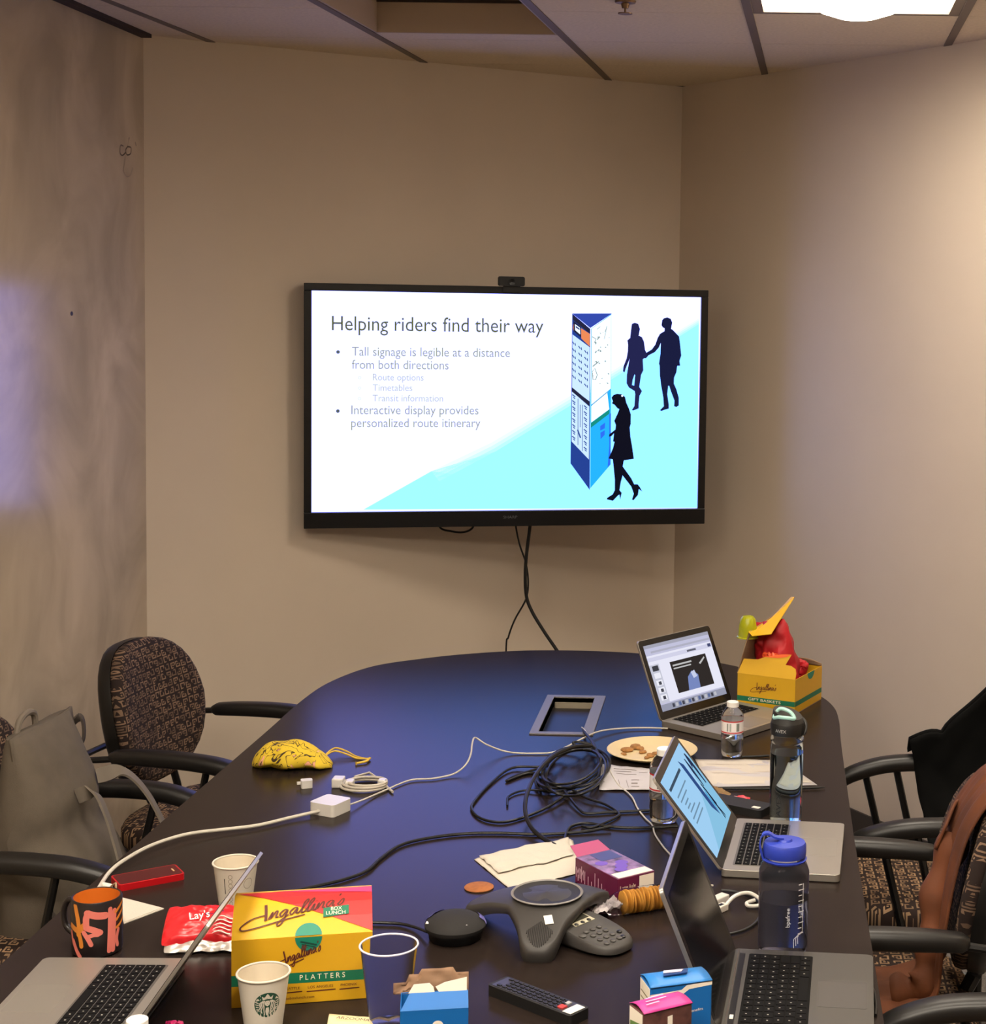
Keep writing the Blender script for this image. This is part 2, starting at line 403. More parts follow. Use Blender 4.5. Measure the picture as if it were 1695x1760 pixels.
# --- the slide, drawn on the glass: photo pixel -> position on the screen
def scr(px, py):
    tl, tr, bl, br = (533.6, 501.2), (1205.4, 509.3), (537.9, 879.8), (1198.3, 872.7)
    u = v = .5
    for _ in range(12):
        xl = tl[0] + (bl[0] - tl[0]) * v; xr = tr[0] + (br[0] - tr[0]) * v; u = (px - xl) / (xr - xl)
        yt = tl[1] + (tr[1] - tl[1]) * u; yb = bl[1] + (br[1] - bl[1]) * u; v = (py - yt) / (yb - yt)
    return ((u - .5) * TW, (.5 - v) * TH)
def A(x, y): return scr(500 + x / 2.2905, 460 + y / 2.2915)       # from the first enlargement
def B(x, y): return scr(900 + x / 4.8875, 520 + y / 4.889)        # from the second
SF = frame((0, 0, 0), (1, 0, 0), (0, 0, 1))                        # x right, y up, z towards the viewer (-Y)
def slide(name, col_, polys=(), layer=1, ribbons=(), conv=B, texts=()):
    mb = MB(); mb.xf = SF
    z = .0012 * layer
    for p in polys: mb.poly([conv(*q) for q in p], z)
    for p, w in ribbons: mb.ribbon([conv(*q) for q in p], w, z, 1)
    for body, size, x, y, w in texts:
        a = A(x, y); mb.text(body, size, a[0], a[1], z, w=w)
    return mb.build(name, emit('slide_%s_%d_%.2f' % (name, layer, col_[0]), col_), scr_o, smooth=False)
cyan = (.37, .98, 3.0)
def edge(t): return [(282 + (540 - 282) * 0, 952)] and [(540 + 30 * t, 800 + 40 * t), (770 + 18 * t, 688 + 34 * t), (1060 + 14 * t, 516 + 30 * t), (1300 + 10 * t, 375 + 24 * t), (1607, 196 + 22 * t)]
slide('cyan_floor', cyan, [[(282, 952), (540, 800)] + edge(1)[1:] + [(1599, 944)]], 1, conv=A)
for k__, cc in enumerate(((.86, 1.08, 3.3), (.68, 1.05, 3.2), (.52, 1.0, 3.1))):
    slide('cyan_fade', cc, [edge(k__ / 3) + edge((k__ + 1) / 3)[::-1]], 1, conv=A)
k_ = TW / 1535
gray = (.12, .13, .04); lg = (.36, .38, .24); lg2 = (.52, .55, .45)
slide('title', gray, layer=2, conv=A, texts=[('Helping riders find their way', .072, 155, 248, 820 * k_)])
for body, sz, x, y, w in (('Tall signage is legible at a distance', .045, 232, 347, 612), ('from both directions', .045, 232, 398, 372), ('Interactive display provides', .045, 232, 576, 492), ('personalized route itinerary', .045, 232, 627, 500)):
    slide('text_line', lg, layer=2, conv=A, texts=[(body, sz, x, y, w * k_)])
for body, y, w in (('Route options', 443, 195), ('Timetables', 484, 152), ('Transit information', 525, 272)):
    slide('small_text_line', lg2, layer=2, conv=A, texts=[(body, .033, 312, y, w * k_)])
def disc(cx, cy, r): return [(cx + r * math.cos(i * .524), cy + r * math.sin(i * .524)) for i in range(12)]
for d_ in ((179, 333), (181, 564)): slide('bullet', (.10, .12, .13), [disc(*d_, 7)], 2, conv=A)
for y_ in (433, 474, 515): slide('bullet_ring', (.7, .76, .8), layer=2, conv=A, ribbons=[([(262 + 5 * math.cos(i * .785), y_ + 5 * math.sin(i * .785)) for i in range(9)], .0016)])
slide('kiosk_sides', (.02, .055, .30), [[(370, 88), (525, 215), (525, 1570), (360, 1345)]], 3)
slide('kiosk_top', (.035, .07, .42), [[(370, 88), (712, 86), (525, 208)]], 4)
slide('kiosk_front', (.02, .46, 1.3), [[(532, 215), (706, 90), (703, 1355), (530, 1555)]], 3)
slide('map_panel', (1.05, 1.3, 1.5), [[(536, 215), (704, 98), (702, 715), (536, 850)], [(536, 862), (672, 745), (690, 888), (536, 1000)]], 4)
slide('green_band', (.01, .28, .22), [[(532, 1005), (692, 888), (692, 925), (532, 1045)]], 5)
slide('shade_edge', (.03, .16, .9), [[(690, 930), (704, 920), (702, 1350), (676, 1378), (690, 1200)], [(612, 1030), (654, 1000), (652, 1048), (612, 1068)], [(614, 1085), (652, 1064), (650, 1104), (616, 1140)]], 6)
slide('timetable', (.62, .84, 1.2), [[(372, 262), (520, 368), (520, 822), (370, 712)], [(368, 738), (518, 866), (516, 1312), (368, 1160)]], 5)
for p_ in ([(372, 96), (524, 218), (524, 258), (374, 140)], [(380, 150), (445, 200), (445, 288), (382, 236)], [(370, 705), (520, 826), (520, 862), (368, 740)]): slide('route_sign', (.02, .02, .05), [p_], 6)
slide('orange_band', (.85, .26, .10), [[(376, 205), (384, 150), (382, 232)], [(446, 210), (522, 258), (520, 362), (448, 296)], [(374, 105), (400, 124), (390, 140), (376, 128)]], 5)
slide('bus_symbol', (.95, 1.15, 1.4), [[(392, 175), (436, 206), (438, 262), (394, 226)]], 7)
slide('bus_window', (.03, .05, .2), [[(398, 190), (432, 212), (432, 226), (398, 204)]], 8)
rb = []
for r_ in range(6):
    for c_ in range(3):
        x = 372 + c_ * 52; y = 322 + c_ * 36 + r_ * 56
        rb.append(([(x, y), (x + 14, y + 22), (x + 22, y + 12), (x + 26, y + 34)], .0035))
for r_ in range(8):
    for c_ in (0, 2):
        x = 372 + c_ * 50; y = 765 + c_ * 46 + r_ * 50
        rb.append(([(x, y), (x + 26, y + 20), (x + 8, y + 20), (x + 24, y + 36)], .004))
rb += [([(422, 800), (422, 1190)], .002), ([(440, 850), (440, 1040)], .002), ([(460, 850), (460, 1240)], .002), ([(418, 1060), (444, 1130)], .005)]
tag(slide('timetable_print', (.04, .09, .3), layer=6, ribbons=rb), kind='stuff')
rb = [([(545, 530), (598, 488)], .004), ([(540, 575), (565, 545), (585, 600), (572, 640), (548, 640), (543, 580)], .003), ([(545, 850), (680, 740)], .002),
      ([(540, 280), (575, 300), (560, 330)], .003), ([(580, 220), (610, 196)], .002), ([(650, 240), (668, 190), (645, 300)], .002)]
for i in range(26):
    x = random.uniform(548, 690); y = random.uniform(220, 690); rb.append(([(x, y), (x + random.uniform(4, 14), y + random.uniform(-14, 14))], random.choice((.002, .004, .006))))
tag(slide('map_print', (.30, .36, .36), layer=6, ribbons=rb), kind='stuff')
man = [(1150, 140), (1165, 124), (1195, 117), (1225, 128), (1238, 160), (1232, 190), (1228, 214), (1240, 218), (1298, 275), (1305, 320), (1318, 435), (1302, 480), (1308, 520), (1282, 522), (1275, 575), (1255, 620), (1252, 670), (1275, 720), (1296, 790), (1296, 855), (1275, 868), (1255, 862), (1258, 815), (1225, 730), (1212, 690), (1203, 690), (1195, 760), (1208, 850), (1208, 882), (1170, 892), (1145, 902), (1130, 896), (1165, 862), (1160, 790), (1140, 680), (1130, 600), (1128, 520), (1122, 505), (1135, 420), (1138, 330), (1120, 370), (1085, 408), (1030, 435), (1010, 458), (985, 460), (1000, 420), (1060, 385), (1090, 345), (1110, 290), (1130, 255), (1170, 232), (1172, 208), (1155, 200), (1144, 182)]
wom = [(885, 172), (910, 163), (940, 172), (955, 215), (944, 270), (972, 282), (990, 320), (1000, 390), (1018, 425), (1010, 455), (990, 460), (980, 470), (985, 560), (965, 600), (950, 700), (973, 735), (952, 775), (945, 840), (945, 880), (900, 898), (885, 896), (908, 860), (915, 760), (910, 735), (860, 705), (840, 670), (842, 600), (862, 480), (868, 462), (850, 500), (832, 545), (822, 578), (808, 570), (812, 530), (840, 460), (850, 400), (852, 345), (846, 310), (870, 290), (878, 220)]
slide('walking_couple', (.011, .013, .05), [man], 3)
slide('walking_woman', (.018, .019, .08), [wom], 4)
slide('leg_gap', cyan, [[(908, 595), (914, 600), (905, 690), (886, 684), (892, 640)]], 5)
gal = [(708, 790), (725, 768), (755, 757), (800, 762), (825, 785), (835, 830), (860, 885), (875, 930), (874, 1010), (866, 1040), (872, 1120), (885, 1190), (902, 1305), (815, 1318), (806, 1370), (880, 1470), (905, 1520), (935, 1520), (955, 1545), (975, 1582), (945, 1560), (938, 1610), (900, 1655), (886, 1650), (902, 1600), (880, 1540), (805, 1445), (790, 1500), (778, 1570), (797, 1592), (784, 1650), (778, 1608), (765, 1615), (722, 1660), (670, 1648), (672, 1636), (720, 1605), (738, 1570), (738, 1480), (728, 1380), (720, 1310), (684, 1302), (722, 1215), (735, 1162), (722, 1158), (730, 1090), (706, 1115), (686, 1118), (690, 1098), (742, 1058), (746, 1020), (732, 985), (765, 915), (775, 885), (760, 880), (735, 850), (712, 838), (720, 820)]
slide('woman_at_kiosk', (.006, .006, .014), [gal], 8)
slide('hair_clip', (1.1, 1.3, 2.), [disc(800, 774, 9)], 9)
# mount
mnt = thing('television_mount', (0, 0, 0), 0, 'black swing-arm television mount hidden behind the television', 'tv mount')
bd = Vector((BW1.x - LW1.x, BW1.y - LW1.y, 0)).normalized(); bn = Vector((bd.y, -bd.x, 0))
wc = Vector((LW1.x, LW1.y, 1.49)) + bd * 1.25
tvn = Vector((-math.sin(TVYAW), math.cos(TVYAW), 0)); tb = TVC + tvn * .10
mb = MB(); mb.xf = frame(wc, bd, (0, 0, 1)); mb.box(-.09, .09, -.14, .14, 0, .02); mb.build('wall_plate', black_matt, mnt, smooth=False)
elbow = (wc + tb) / 2 + Vector((.06, .05, 0))
mb = MB(); mb.tube([wc + bn * .02, elbow, tb], .022, 10); mb.build('swing_arm', black_matt, mnt)
# webcam
wcam = thing('webcam', TVC + Vector((-.0, 0, TH / 2 + .026)), TVYAW, 'small black webcam perched on the television top edge', 'webcam')
wx = -.0
MB().prism(rrect(.090, .034, .007), -.03, .03).build('body', black_matt, wcam, bevel=.003).matrix_local = frame((wx, 0.0, .0185), (1, 0, 0), (0, 0, 1))
mb = MB(); mb.xf = frame((wx, -.031, .016), (1, 0, 0), (0, 0, 1)); mb.lathe([(.011, 0), (.011, .003), (.006, .002), (0, .001)], 20); mb.build('lens', black, wcam)
MB().box(wx - .03, wx + .03, -.022, -.015, -.02, .004).build('clip', black_matt, wcam, smooth=False)
# cables hanging below the television
def cable(name, pts, r, m, label, cat='cable', group=None, n=10, sides=8):
    o = MB().tube(spline(pts, n), r, sides).build(name, m)
    return tag(o, label, cat, group)
cb = mat('cable_black', (14, 13, 13), .45)
def cw(px, py, Y): return PY(px, py, Y)
YB = 6.13
cable('power_cable', [cw(912, 880, YB), cw(911, 905, YB), cw(906, 945, YB), cw(903, 985, YB), cw(905, 1025, YB), cw(915, 1052, YB), cw(935, 1085, YB), cw(956, 1116, YB), cw(985, 1160, YB), cw(1000, 1300, YB)], .0062, cb, 'thick black cable hanging from the television behind the table')
cable('network_cable', [cw(884, 880, YB + .03), cw(887, 906, YB + .03), cw(893, 935, YB + .03), cw(904, 968, YB + .03), cw(908, 1000, YB + .03), cw(904, 1030, YB + .03), cw(885, 1065, YB + .03), cw(874, 1095, YB + .03), cw(870, 1120, YB + .03), cw(868, 1300, YB + .03)], .0033, cb, 'thin black cable crossing behind the thick one below the television')
cable('cable_loop', [cw(748, 890, YB), cw(758, 908, YB), cw(775, 913, YB), cw(792, 915, YB), cw(806, 912, YB), cw(814, 904, YB), cw(818, 885, YB)], .0038, cb, 'short loop of black cable showing under the television edge')

# ------------------------------------------------------------------ conference table
def table_mat():
    m = mat('table_laminate', (46, 36, 31), .27, spec=.12)
    nt = m.node_tree; b = nt.nodes['Principled BSDF']; tc = nt.nodes.new('ShaderNodeTexCoord')
    mp = nt.nodes.new('ShaderNodeMapping'); mp.inputs['Scale'].default_value = (40, 2.5, 40)
    n = nt.nodes.new('ShaderNodeTexNoise'); n.inputs['Scale'].default_value = 3; n.inputs['Detail'].default_value = 8
    r = nt.nodes.new('ShaderNodeValToRGB'); c = lin((35, 28, 25))
    r.color_ramp.elements[0].color = (*[v * .75 for v in c], 1); r.color_ramp.elements[1].color = (*[v * 1.3 for v in c], 1)
    nt.links.new(tc.outputs['Object'], mp.inputs[0]); nt.links.new(mp.outputs[0], n.inputs['Vector']); nt.links.new(n.outputs['Fac'], r.inputs[0]); nt.links.new(r.outputs[0], b.inputs['Base Color'])
    n2 = nt.nodes.new('ShaderNodeTexNoise'); n2.inputs['Scale'].default_value = 900
    bp = nt.nodes.new('ShaderNodeBump'); bp.inputs['Strength'].default_value = .15; bp.inputs['Distance'].default_value = .0004
    nt.links.new(tc.outputs['Object'], n2.inputs['Vector']); nt.links.new(n2.outputs['Fac'], bp.inputs['Height']); nt.links.new(bp.outputs[0], b.inputs['Normal'])
    return m
tab_m = table_mat()
edge_m = mat('table_edge', (22, 19, 18), .45)
far = spline([(.262, 3.6, 0), (.276, 4.3, 0), (.284, 4.56, 0), (.276, 4.72, 0), (.235, 4.86, 0), (.13, 5.06, 0), (-.07, 5.25, 0), (-.289, 5.343, 0), (-.48, 5.372, 0), (-.672, 5.359, 0), (-.856, 5.291, 0), (-.99, 5.205, 0), (-1.108, 5.095, 0), (-1.183, 4.90, 0), (-1.21, 4.68, 0), (-1.218, 4.3, 0), (-1.236, 3.6, 0)], 6)
near = [(-1.25, 2.6, 0), (-1.24, 1.8, 0), (-1.19, 1.25, 0), (-1.0, .98, 0), (-.5, .84, 0), (0, .98, 0), (.19, 1.25, 0), (.24, 1.8, 0), (.25, 2.6, 0)]
out = [(p.x, p.y) for p in far] + [(p.x, p.y) for p in spline([far[-1], *near, far[0]], 6)[1:-1]]
tbl = thing('conference_table', (-.48, 3.2, 0), 0, 'long dark wood conference table with rounded ends and cable well', 'table')
def tl(p): return (p[0] + .48, p[1] - 3.2)
gx0, gx1, gy0, gy1 = -.537, -.370, 4.355, 4.772
hole = [tl(p) for p in ((gx0 + .02, gy0 + .03), (gx1 - .02, gy0 + .03), (gx1 - .02, gy1 - .02), (gx0 + .02, gy1 - .02))]
MB().prism([tl(p) for p in out], TABLE_Z - .027, TABLE_Z, [hole]).build('table_top', tab_m, tbl, bevel=.004, seg=3)
def inset(pts, d):
    c = [(-.0), (-.0)]; n = len(pts); o = []
    for i in range(n):
        a, b = Vector(pts[i - 1]), Vector(pts[(i + 1) % n]); t = (b - a).normalized(); o.append((pts[i][0] - t.y * d, pts[i][1] + t.x * d))
    return o
MB().prism(inset([tl(p) for p in out], .012), TABLE_Z - .030, TABLE_Z - .027).build('edge_band', edge_m, tbl)
for yy in (-1.4, .0, 1.2):
    MB().box(-.3, .3, yy - .05, yy + .05, 0.04, TABLE_Z - .045).build('pedestal', edge_m, tbl, smooth=False, bevel=.01)
    MB().box(-.42, .42, yy - .12, yy + .12, 0, .04).build('foot', edge_m, tbl, smooth=False, bevel=.012)
# cable well
gm = mat('anodised_grey', (112, 108, 108), .5, .15); gin = mat('well_lining', (140, 130, 116), .7)
G = lambda *a: [tl(p) for p in a]
MB().prism(G((gx0, gy0), (gx1, gy0), (gx1, gy1), (gx0, gy1)), TABLE_Z, TABLE_Z + .004,
           [G((gx0 + .022, gy0 + .022), (gx1 - .03, gy0 + .022), (gx1 - .03, gy1 - .022), (gx0 + .022, gy1 - .022))[::-1]]).build('well_frame', gm, tbl, smooth=False, bevel=.001)
a, b_ = tl((gx0 + .02, gy0 + .03)), tl((gx1 - .02, gy1 - .02)); z0, z1 = TABLE_Z - .11, TABLE_Z
mb = MB(); mb.box(a[0] - .003, b_[0] + .003, a[1] - .003, b_[1] + .003, z0 - .003, z0)
mb.box(a[0] - .003, a[0], a[1], b_[1], z0, z1 - .001); mb.box(b_[0], b_[0] + .003, a[1], b_[1], z0, z1 - .001)
mb.box(a[0], b_[0], a[1] - .003, a[1], z0, z1 - .001); mb.box(a[0], b_[0], b_[1], b_[1] + .003, z0, z1 - .001)
mb.build('well_box', gin, tbl, smooth=False)
MB().box(a[0] + .005, b_[0] - .005, b_[1] - .01, b_[1] - .001, z0 + .03, z1 - .012).build('socket_plate', mat('plate_beige', (138, 128, 112), .6), tbl, smooth=False)
for xx in (.03, .11):
    mb = MB(); mb.xf = frame((a[0] + xx, b_[1] - .0105, z1 - .035), (1, 0, 0), (0, 0, 1)); mb.lathe([(.006, 0), (.006, .001), (0, .001)], 10); mb.build('screw', black, tbl)
MB().box(b_[0] - .004, b_[0] + .001, a[1] + .03, b_[1] - .05, z1 - .02, z1 + .003).build('brush_strip', black_matt, tbl, smooth=False)
MB().box(b_[0] - .05, b_[0] - .01, a[1] + .005, a[1] + .04, z0, z0 + .05).build('outlet', black_matt, tbl, smooth=False, bevel=.003)
# ------------------------------------------------------------------ chairs
fab_back = weave('fabric_back', (37, 28, 26), (118, 95, 77), ('Y', 'Z'), .0215)
fab_seat = weave('fabric_seat', (44, 33, 30), (158, 128, 98), ('X', 'Y'), .026)
arm_m = mat('arm_rubber', (23, 21, 20), .4)
steel_m = mat('black_steel', (15, 14, 14), .38)
def cushion(name, w, h, t, m, parent, power=3.2, curve=0., nseg=36, crown=.4):
    """a rounded pad in its own X (thickness, towards +X), Y (width), Z (height)"""
    def ring(k, x):
        o = []
        for i in range(nseg):
            a = 2 * math.pi * i / nseg; c, s = math.cos(a), math.sin(a)
            r = (abs(c) ** power + abs(s) ** power) ** (-1 / power)
            y, z = w / 2 * r * c * k, h / 2 * r * s * k
            zz = z / (h / 2)
            y *= 1 - .10 * (zz if zz > 0 else -.6 * zz)            # narrows towards top and bottom
            o.append((x + curve * (y * y) / (w * w / 4), y, z))
        return o
    mb = MB()
    mb.loft([ring(.90, 0), ring(.985, .008), ring(1, t * .4), ring(.985, t * .75), ring(.93, t * .95), ring(.75, t * 1.05), ring(.4, t * 1.12), ring(.05, t * 1.14)])
    return mb.build(name, m, parent, recalc=True, angle=60)
def chair(loc, rz, label, seat_z=.45, group='patterned conference chairs around the table'):
    t = thing('conference_chair', (loc[0], loc[1], 0), rz, label, 'chair', group)
    # seat: cushion pad laid flat
    def sring(k, z):
        o = []
        for i in range(40):
            a = 2 * math.pi * i / 40; c, s = math.cos(a), math.sin(a); r = (abs(c) ** 3.4 + abs(s) ** 3.4) ** (-1 / 3.4)
            o.append((.24 * r * c * k, .25 * r * s * k, z))
        return o
    MB().loft([sring(.94, seat_z - .05), sring(1, seat_z - .03), sring(1, seat_z), sring(.96, seat_z + .018), sring(.8, seat_z + .026), sring(.4, seat_z + .024), sring(.03, seat_z + .022)]).build('seat', fab_seat, t, recalc=True, angle=60)
    MB().loft([sring(.9, seat_z - .075), sring(.96, seat_z - .05), sring(.95, seat_z - .045)]).build('seat_pan', steel_m, t, recalc=True)
    bk = cushion('backrest', .41, .39, .045, fab_back, t, 2.6, .045)
    bm = Matrix.Translation((-.262, 0, .722)) @ Matrix.Rotation(R(-11), 4, 'Y'); bk.matrix_local = bm
    sh = cushion('back_shell', .415, .395, -.035, steel_m, t, 2.6, .045); sh.matrix_local = bm
    for s in (-1, 1):
        y = s * .262
        # pad: thick and flat, arching down at the front
        path = [(-.19, y - s * .005, .668), (-.10, y, .674), (.02, y + s * .004, .676), (.12, y + s * .002, .668), (.20, y - s * .006, .645), (.245, y - s * .014, .618)]
        P = spline(path, 6); rings = []
        for i, p in enumerate(P):
            u = i / (len(P) - 1); wd_ = .029 * (1 - .25 * abs(2 * u - 1) ** 3); ht = .021 * (1 - .2 * abs(2 * u - 1) ** 3)
            tn = (P[min(i + 1, len(P) - 1)] - P[max(i - 1, 0)]).normalized(); up = Vector((-tn.z, 0, tn.x))
            e = .6 if i in (0, len(P) - 1) else 1
            rings.append([p + Vector((0, 1, 0)) * wd_ * e * math.copysign(abs(math.cos(q)) ** .7, math.cos(q)) + up * ht * e * math.copysign(abs(math.sin(q)) ** .7, math.sin(q)) for q in [2 * math.pi * k / 14 for k in range(14)]])
        MB().loft(rings).build('armrest', arm_m, t, recalc=True, angle=55)
        for x0, x1 in ((.170, .125), (.085, .045)):
            MB().tube([(x0 + .0, y, .66), ((x0 + x1) / 2, y, .55), (x1 - .03, y - s * .01, seat_z - .04)][::-1] if 0 else [(x0, y, .662), (x1 - .02, y - s * .012, seat_z - .045)], .0095, 8).build('arm_post', steel_m, t)
        # hoop from the arm round behind the backrest
        MB().tube(spline([(-.18, y, .664), (-.25, y * .99, .655), (-.315, y * .8, .64), (-.345, y * .4, .628), (-.35, 0, .625)], 6), .0085, 8).build('arm_hoop', steel_m, t)
        # legs
        MB().tube(spline([(-.30, y * .82, .64), (-.30, y * .84, .52), (-.28, y * .88, .40), (-.29, y * .9, .2), (-.33, y * .92, 0.005)], 5), .011, 8).build('leg', steel_m, t)
        MB().tube(spline([(.14, y * .95, seat_z - .06), (.20, y * .96, .35), (.23, y * .97, .18), (.26, y * .98, 0.005)], 5), .011, 8).build('leg', steel_m, t)
        MB().tube([(-.285, y * .87, .40), (.17, y * .95, seat_z - .06)], .010, 8).build('side_rail', steel_m, t)
    MB().tube([(-.24, 0, .50), (-.20, 0, .42), (-.1, 0, seat_z - .07)], .016, 8).build('back_stem', steel_m, t)
    MB().box(-.1, .1, -.24, .24, seat_z - .082, seat_z - .07).build('cross_plate', steel_m, t, smooth=False)
    return t
ch_a = chair((-1.372, 4.52), R(-12), 'empty patterned chair in the far left corner beside the table')
ch_b = chair((-1.49, 3.75), R(-3), 'patterned chair on the left holding the grey canvas backpack')
ch_c = chair((.51, 4.11), R(180), 'patterned chair on the right with the black jacket over it')
ch_d = chair((.268, 3.43), R(180), 'patterned chair on the right with the rust-brown jacket over it')
ch_e = chair((.475, 2.60), R(176), 'nearest patterned chair on the right, at the frame corner')
# ------------------------------------------------------------------ laptops
alu = mat('aluminium', (172, 166, 158), .38, .75); alu_dk = mat('aluminium_dark', (120, 116, 112), .4, .7)
gun = mat('gunmetal', (80, 77, 73), .4, .55); key_m = mat('key_black', (16, 15, 15), .75, spec=.1)
leg_m = mat('key_legend', (150, 146, 138), .7); glass_blk = mat('screen_glass', (8, 8, 9), .12)
dark_bezel = mat('dark_bezel', (22, 20, 20), .25)
white_p = mat('white_plastic', (222, 216, 206), .35)
def laptop(hinge, rz, w, d, th, phi, lid, label, body, bezel, lid_back, rows=6, cols=13, kb=(.075, .43), group='open laptops on the table', pad_w=.105, kbw=.80, bz=.016, silver=True):
    t = thing('laptop', hinge, rz, label, 'laptop', group)
    bs = MB().prism(rrect(w, d, .011, cx=0, cy=d / 2), .002, th).build('base', body, t, bevel=.0015)
    y0, y1 = d * kb[0], d * kb[1] + d * .1
    kbd = MB().prism(rrect(w * kbw + .006, y1 - y0 + .006, .004, cx=0, cy=(y0 + y1) / 2), th, th + .0004).build('keyboard', key_m if not silver else alu_dk, t, smooth=False)
    pw = w * kbw / cols; ph = (y1 - y0) / rows
    kp = {}
    for r in range(rows):
        x = -w * kbw / 2
        widths = [1] * cols
        if r == rows - 1: widths = [1, 1, 1, 1.25, 4.5 if cols > 12 else 4, 1.25, 1] + [1] * max(0, cols - 11)
        elif r in (rows - 2, rows - 3): widths = [1.7] + [1] * (cols - 4) + [1.3, 1]
        tot = sum(widths); sc_ = cols / tot
        for wi in widths:
            kw = wi * sc_ * pw
            key = round(kw, 4)
            if key not in kp:
                kb_ = MB().box(-kw / 2 + .0013, kw / 2 - .0013, -ph / 2 + .0013, ph / 2 - .0013, 0, .0016)
                if kw < pw * 1.4: kb_.add([(-.0012, -.0022, .0017), (.0012, -.0022, .0017), (.0012, .0006, .0017), (-.0012, .0006, .0017)], [(0, 1, 2, 3)])
                kp[key] = kb_.build('key', [key_m, leg_m], kbd, smooth=False)
                if kw < pw * 1.4: kp[key].data.polygons[6].material_index = 1
                o = kp[key]
            else:
                o = share(kp[key], 'key', (0, 0, 0), kbd)
            o.location = (x + kw / 2, y0 + ph * (r + .5), th + .0004); x += kw
    MB().prism(rrect(pad_w, d * .33, .004, cx=0, cy=d * .79), th, th + .0003).build('trackpad', mat('trackpad_alu', (158, 152, 144), .45, .7) if silver else mat('trackpad_grey', (66, 62, 59), .5), t, smooth=False)
    ld_ = thing_part('lid', t)
    ld_.matrix_local = Matrix.Translation((0, .004, th * .9)) @ Matrix.Rotation(R(phi), 4, 'X')     # local: Y runs from the hinge to the top edge
    MB().prism(rrect(w, lid, .010, cx=0, cy=lid / 2), .0005, .0075 if not silver else .006).build('lid_shell', lid_back, ld_, bevel=.001)
    MB().prism(rrect(w - .003, lid - .003, .009, cx=0, cy=lid / 2), -.0004, .0004).build('screen_border', bezel, ld_, smooth=False)
    sw, s0, s1 = w - 2 * bz, lid * .085 + .004, lid - bz * 1.05
    tb = MB().tube([(-w * .32, .002, th * .75), (w * .32, .002, th * .75)], .005, 8).build('hinge', dark_bezel, t)
    return t, ld_, (sw, s0, s1)
def thing_part(name, parent):
    o = bpy.data.objects.new(name, None); col.objects.link(o); o.parent = parent; o.empty_display_size = .02; return o
def scr_frame(sw, s0, s1):        # u right, v down, in 0..1, as a viewer in front of the screen sees them
    return lambda u, v: ((.5 - u) * sw * -1 if 0 else (u - .5) * sw, s1 - v * (s1 - s0))

# the lids' X axis: seen from the user's side (+Y) a lid turned up by phi shows +X on the user's left, so u is mirrored
def screen_poly(ld_, dims, name, rgb, polys, layer, strength=1.):
    sw, s0, s1 = dims; mb = MB()
    for p in polys:
        pts = [((.5 - u) * sw, s1 - v * (s1 - s0)) for u, v in p]
        mb.poly(pts[::-1], -.0004 - .0003 * layer)
    return mb.build(name, emit('lap_%s_%s_%.3f_%.3f' % (name, ld_.name, rgb[0], rgb[2]), rgb, strength), ld_, smooth=False)
def q4(a, b, c, d): return [(a, b), (c, b), (c, d), (a, d)]

# far laptop
hc = (T(1158, 1249) + T(1250, 1209)) / 2 + Vector((-.012, -.018, 0)); hc.z = TABLE_Z
t, ld_, dm = laptop(hc, R(-128), .306, .232, .018, 114, .222, 'silver laptop showing an editing window beside the yellow gift box', alu, dark_bezel, alu, kb=(.08, .42))
S = lambda n, c, p, l, s=1.: screen_poly(ld_, dm, n, c, p, l, s)
S('screen', (.50, .50, .66), [q4(0, 0, 1, 1)], 1, 1.05)
S('menu_bar', (.36, .36, .44), [q4(0, .0, 1, .05)], 2); S('tab_bar', (.42, .42, .52), [q4(.08, .10, 1, .13)], 2)
S('page', (.78, .78, .90), [q4(.0, .16, 1, .88)], 2); S('tool_bar', (.62, .62, .78), [q4(0, .19, 1, .25)], 3)
S('sidebar', (.55, .56, .66), [q4(0, .30, .14, .88)], 3)
S('slide_picture', (.030, .024, .022), [q4(.30, .32, .86, .80)], 4)
S('slide_heading', (.5, .5, .5), [q4(.33, .37, .62, .395)], 5); S('slide_heading', (.5, .5, .5), [q4(.33, .42, .60, .44)], 5)
S('picture_shape', (.18, .24, .50), [[(.50, .60), (.58, .52), (.66, .60), (.64, .80), (.46, .80)]], 5); S('picture_shape', (.55, .6, .8), [[(.56, .54), (.62, .52), (.64, .62), (.58, .64)]], 6); S('picture_shape', (.5, .5, .5), [[(.72, .44), (.82, .36), (.83, .38), (.74, .46)]], 6)
for i, v in enumerate((.32, .43, .54, .65, .76)):
    S('thumbnail', (.05, .05, .06) if i in (0,) else (.82, .82, .9), [q4(.03, v, .12, v + .08)], 5)
    if i > 1: S('thumbnail_mark', (.06, .06, .08), [q4(.06, v + .02, .10, v + .07)], 6)
S('dock', (.30, .31, .40), [q4(.0, .90, 1, 1)], 3)
for i in range(14): S('dock_icon', [(.06, .06, .08), (.5, .5, .55), (.1, .14, .3)][i % 3], [q4(.16 + i * .05, .92, .195 + i * .05, .975)], 4)
S('button', (.06, .07, .16), [q4(.93, .185, .98, .235)], 5); S('toolbar_text', (.12, .12, .16), [q4(.60, .205, .74, .235)], 5)
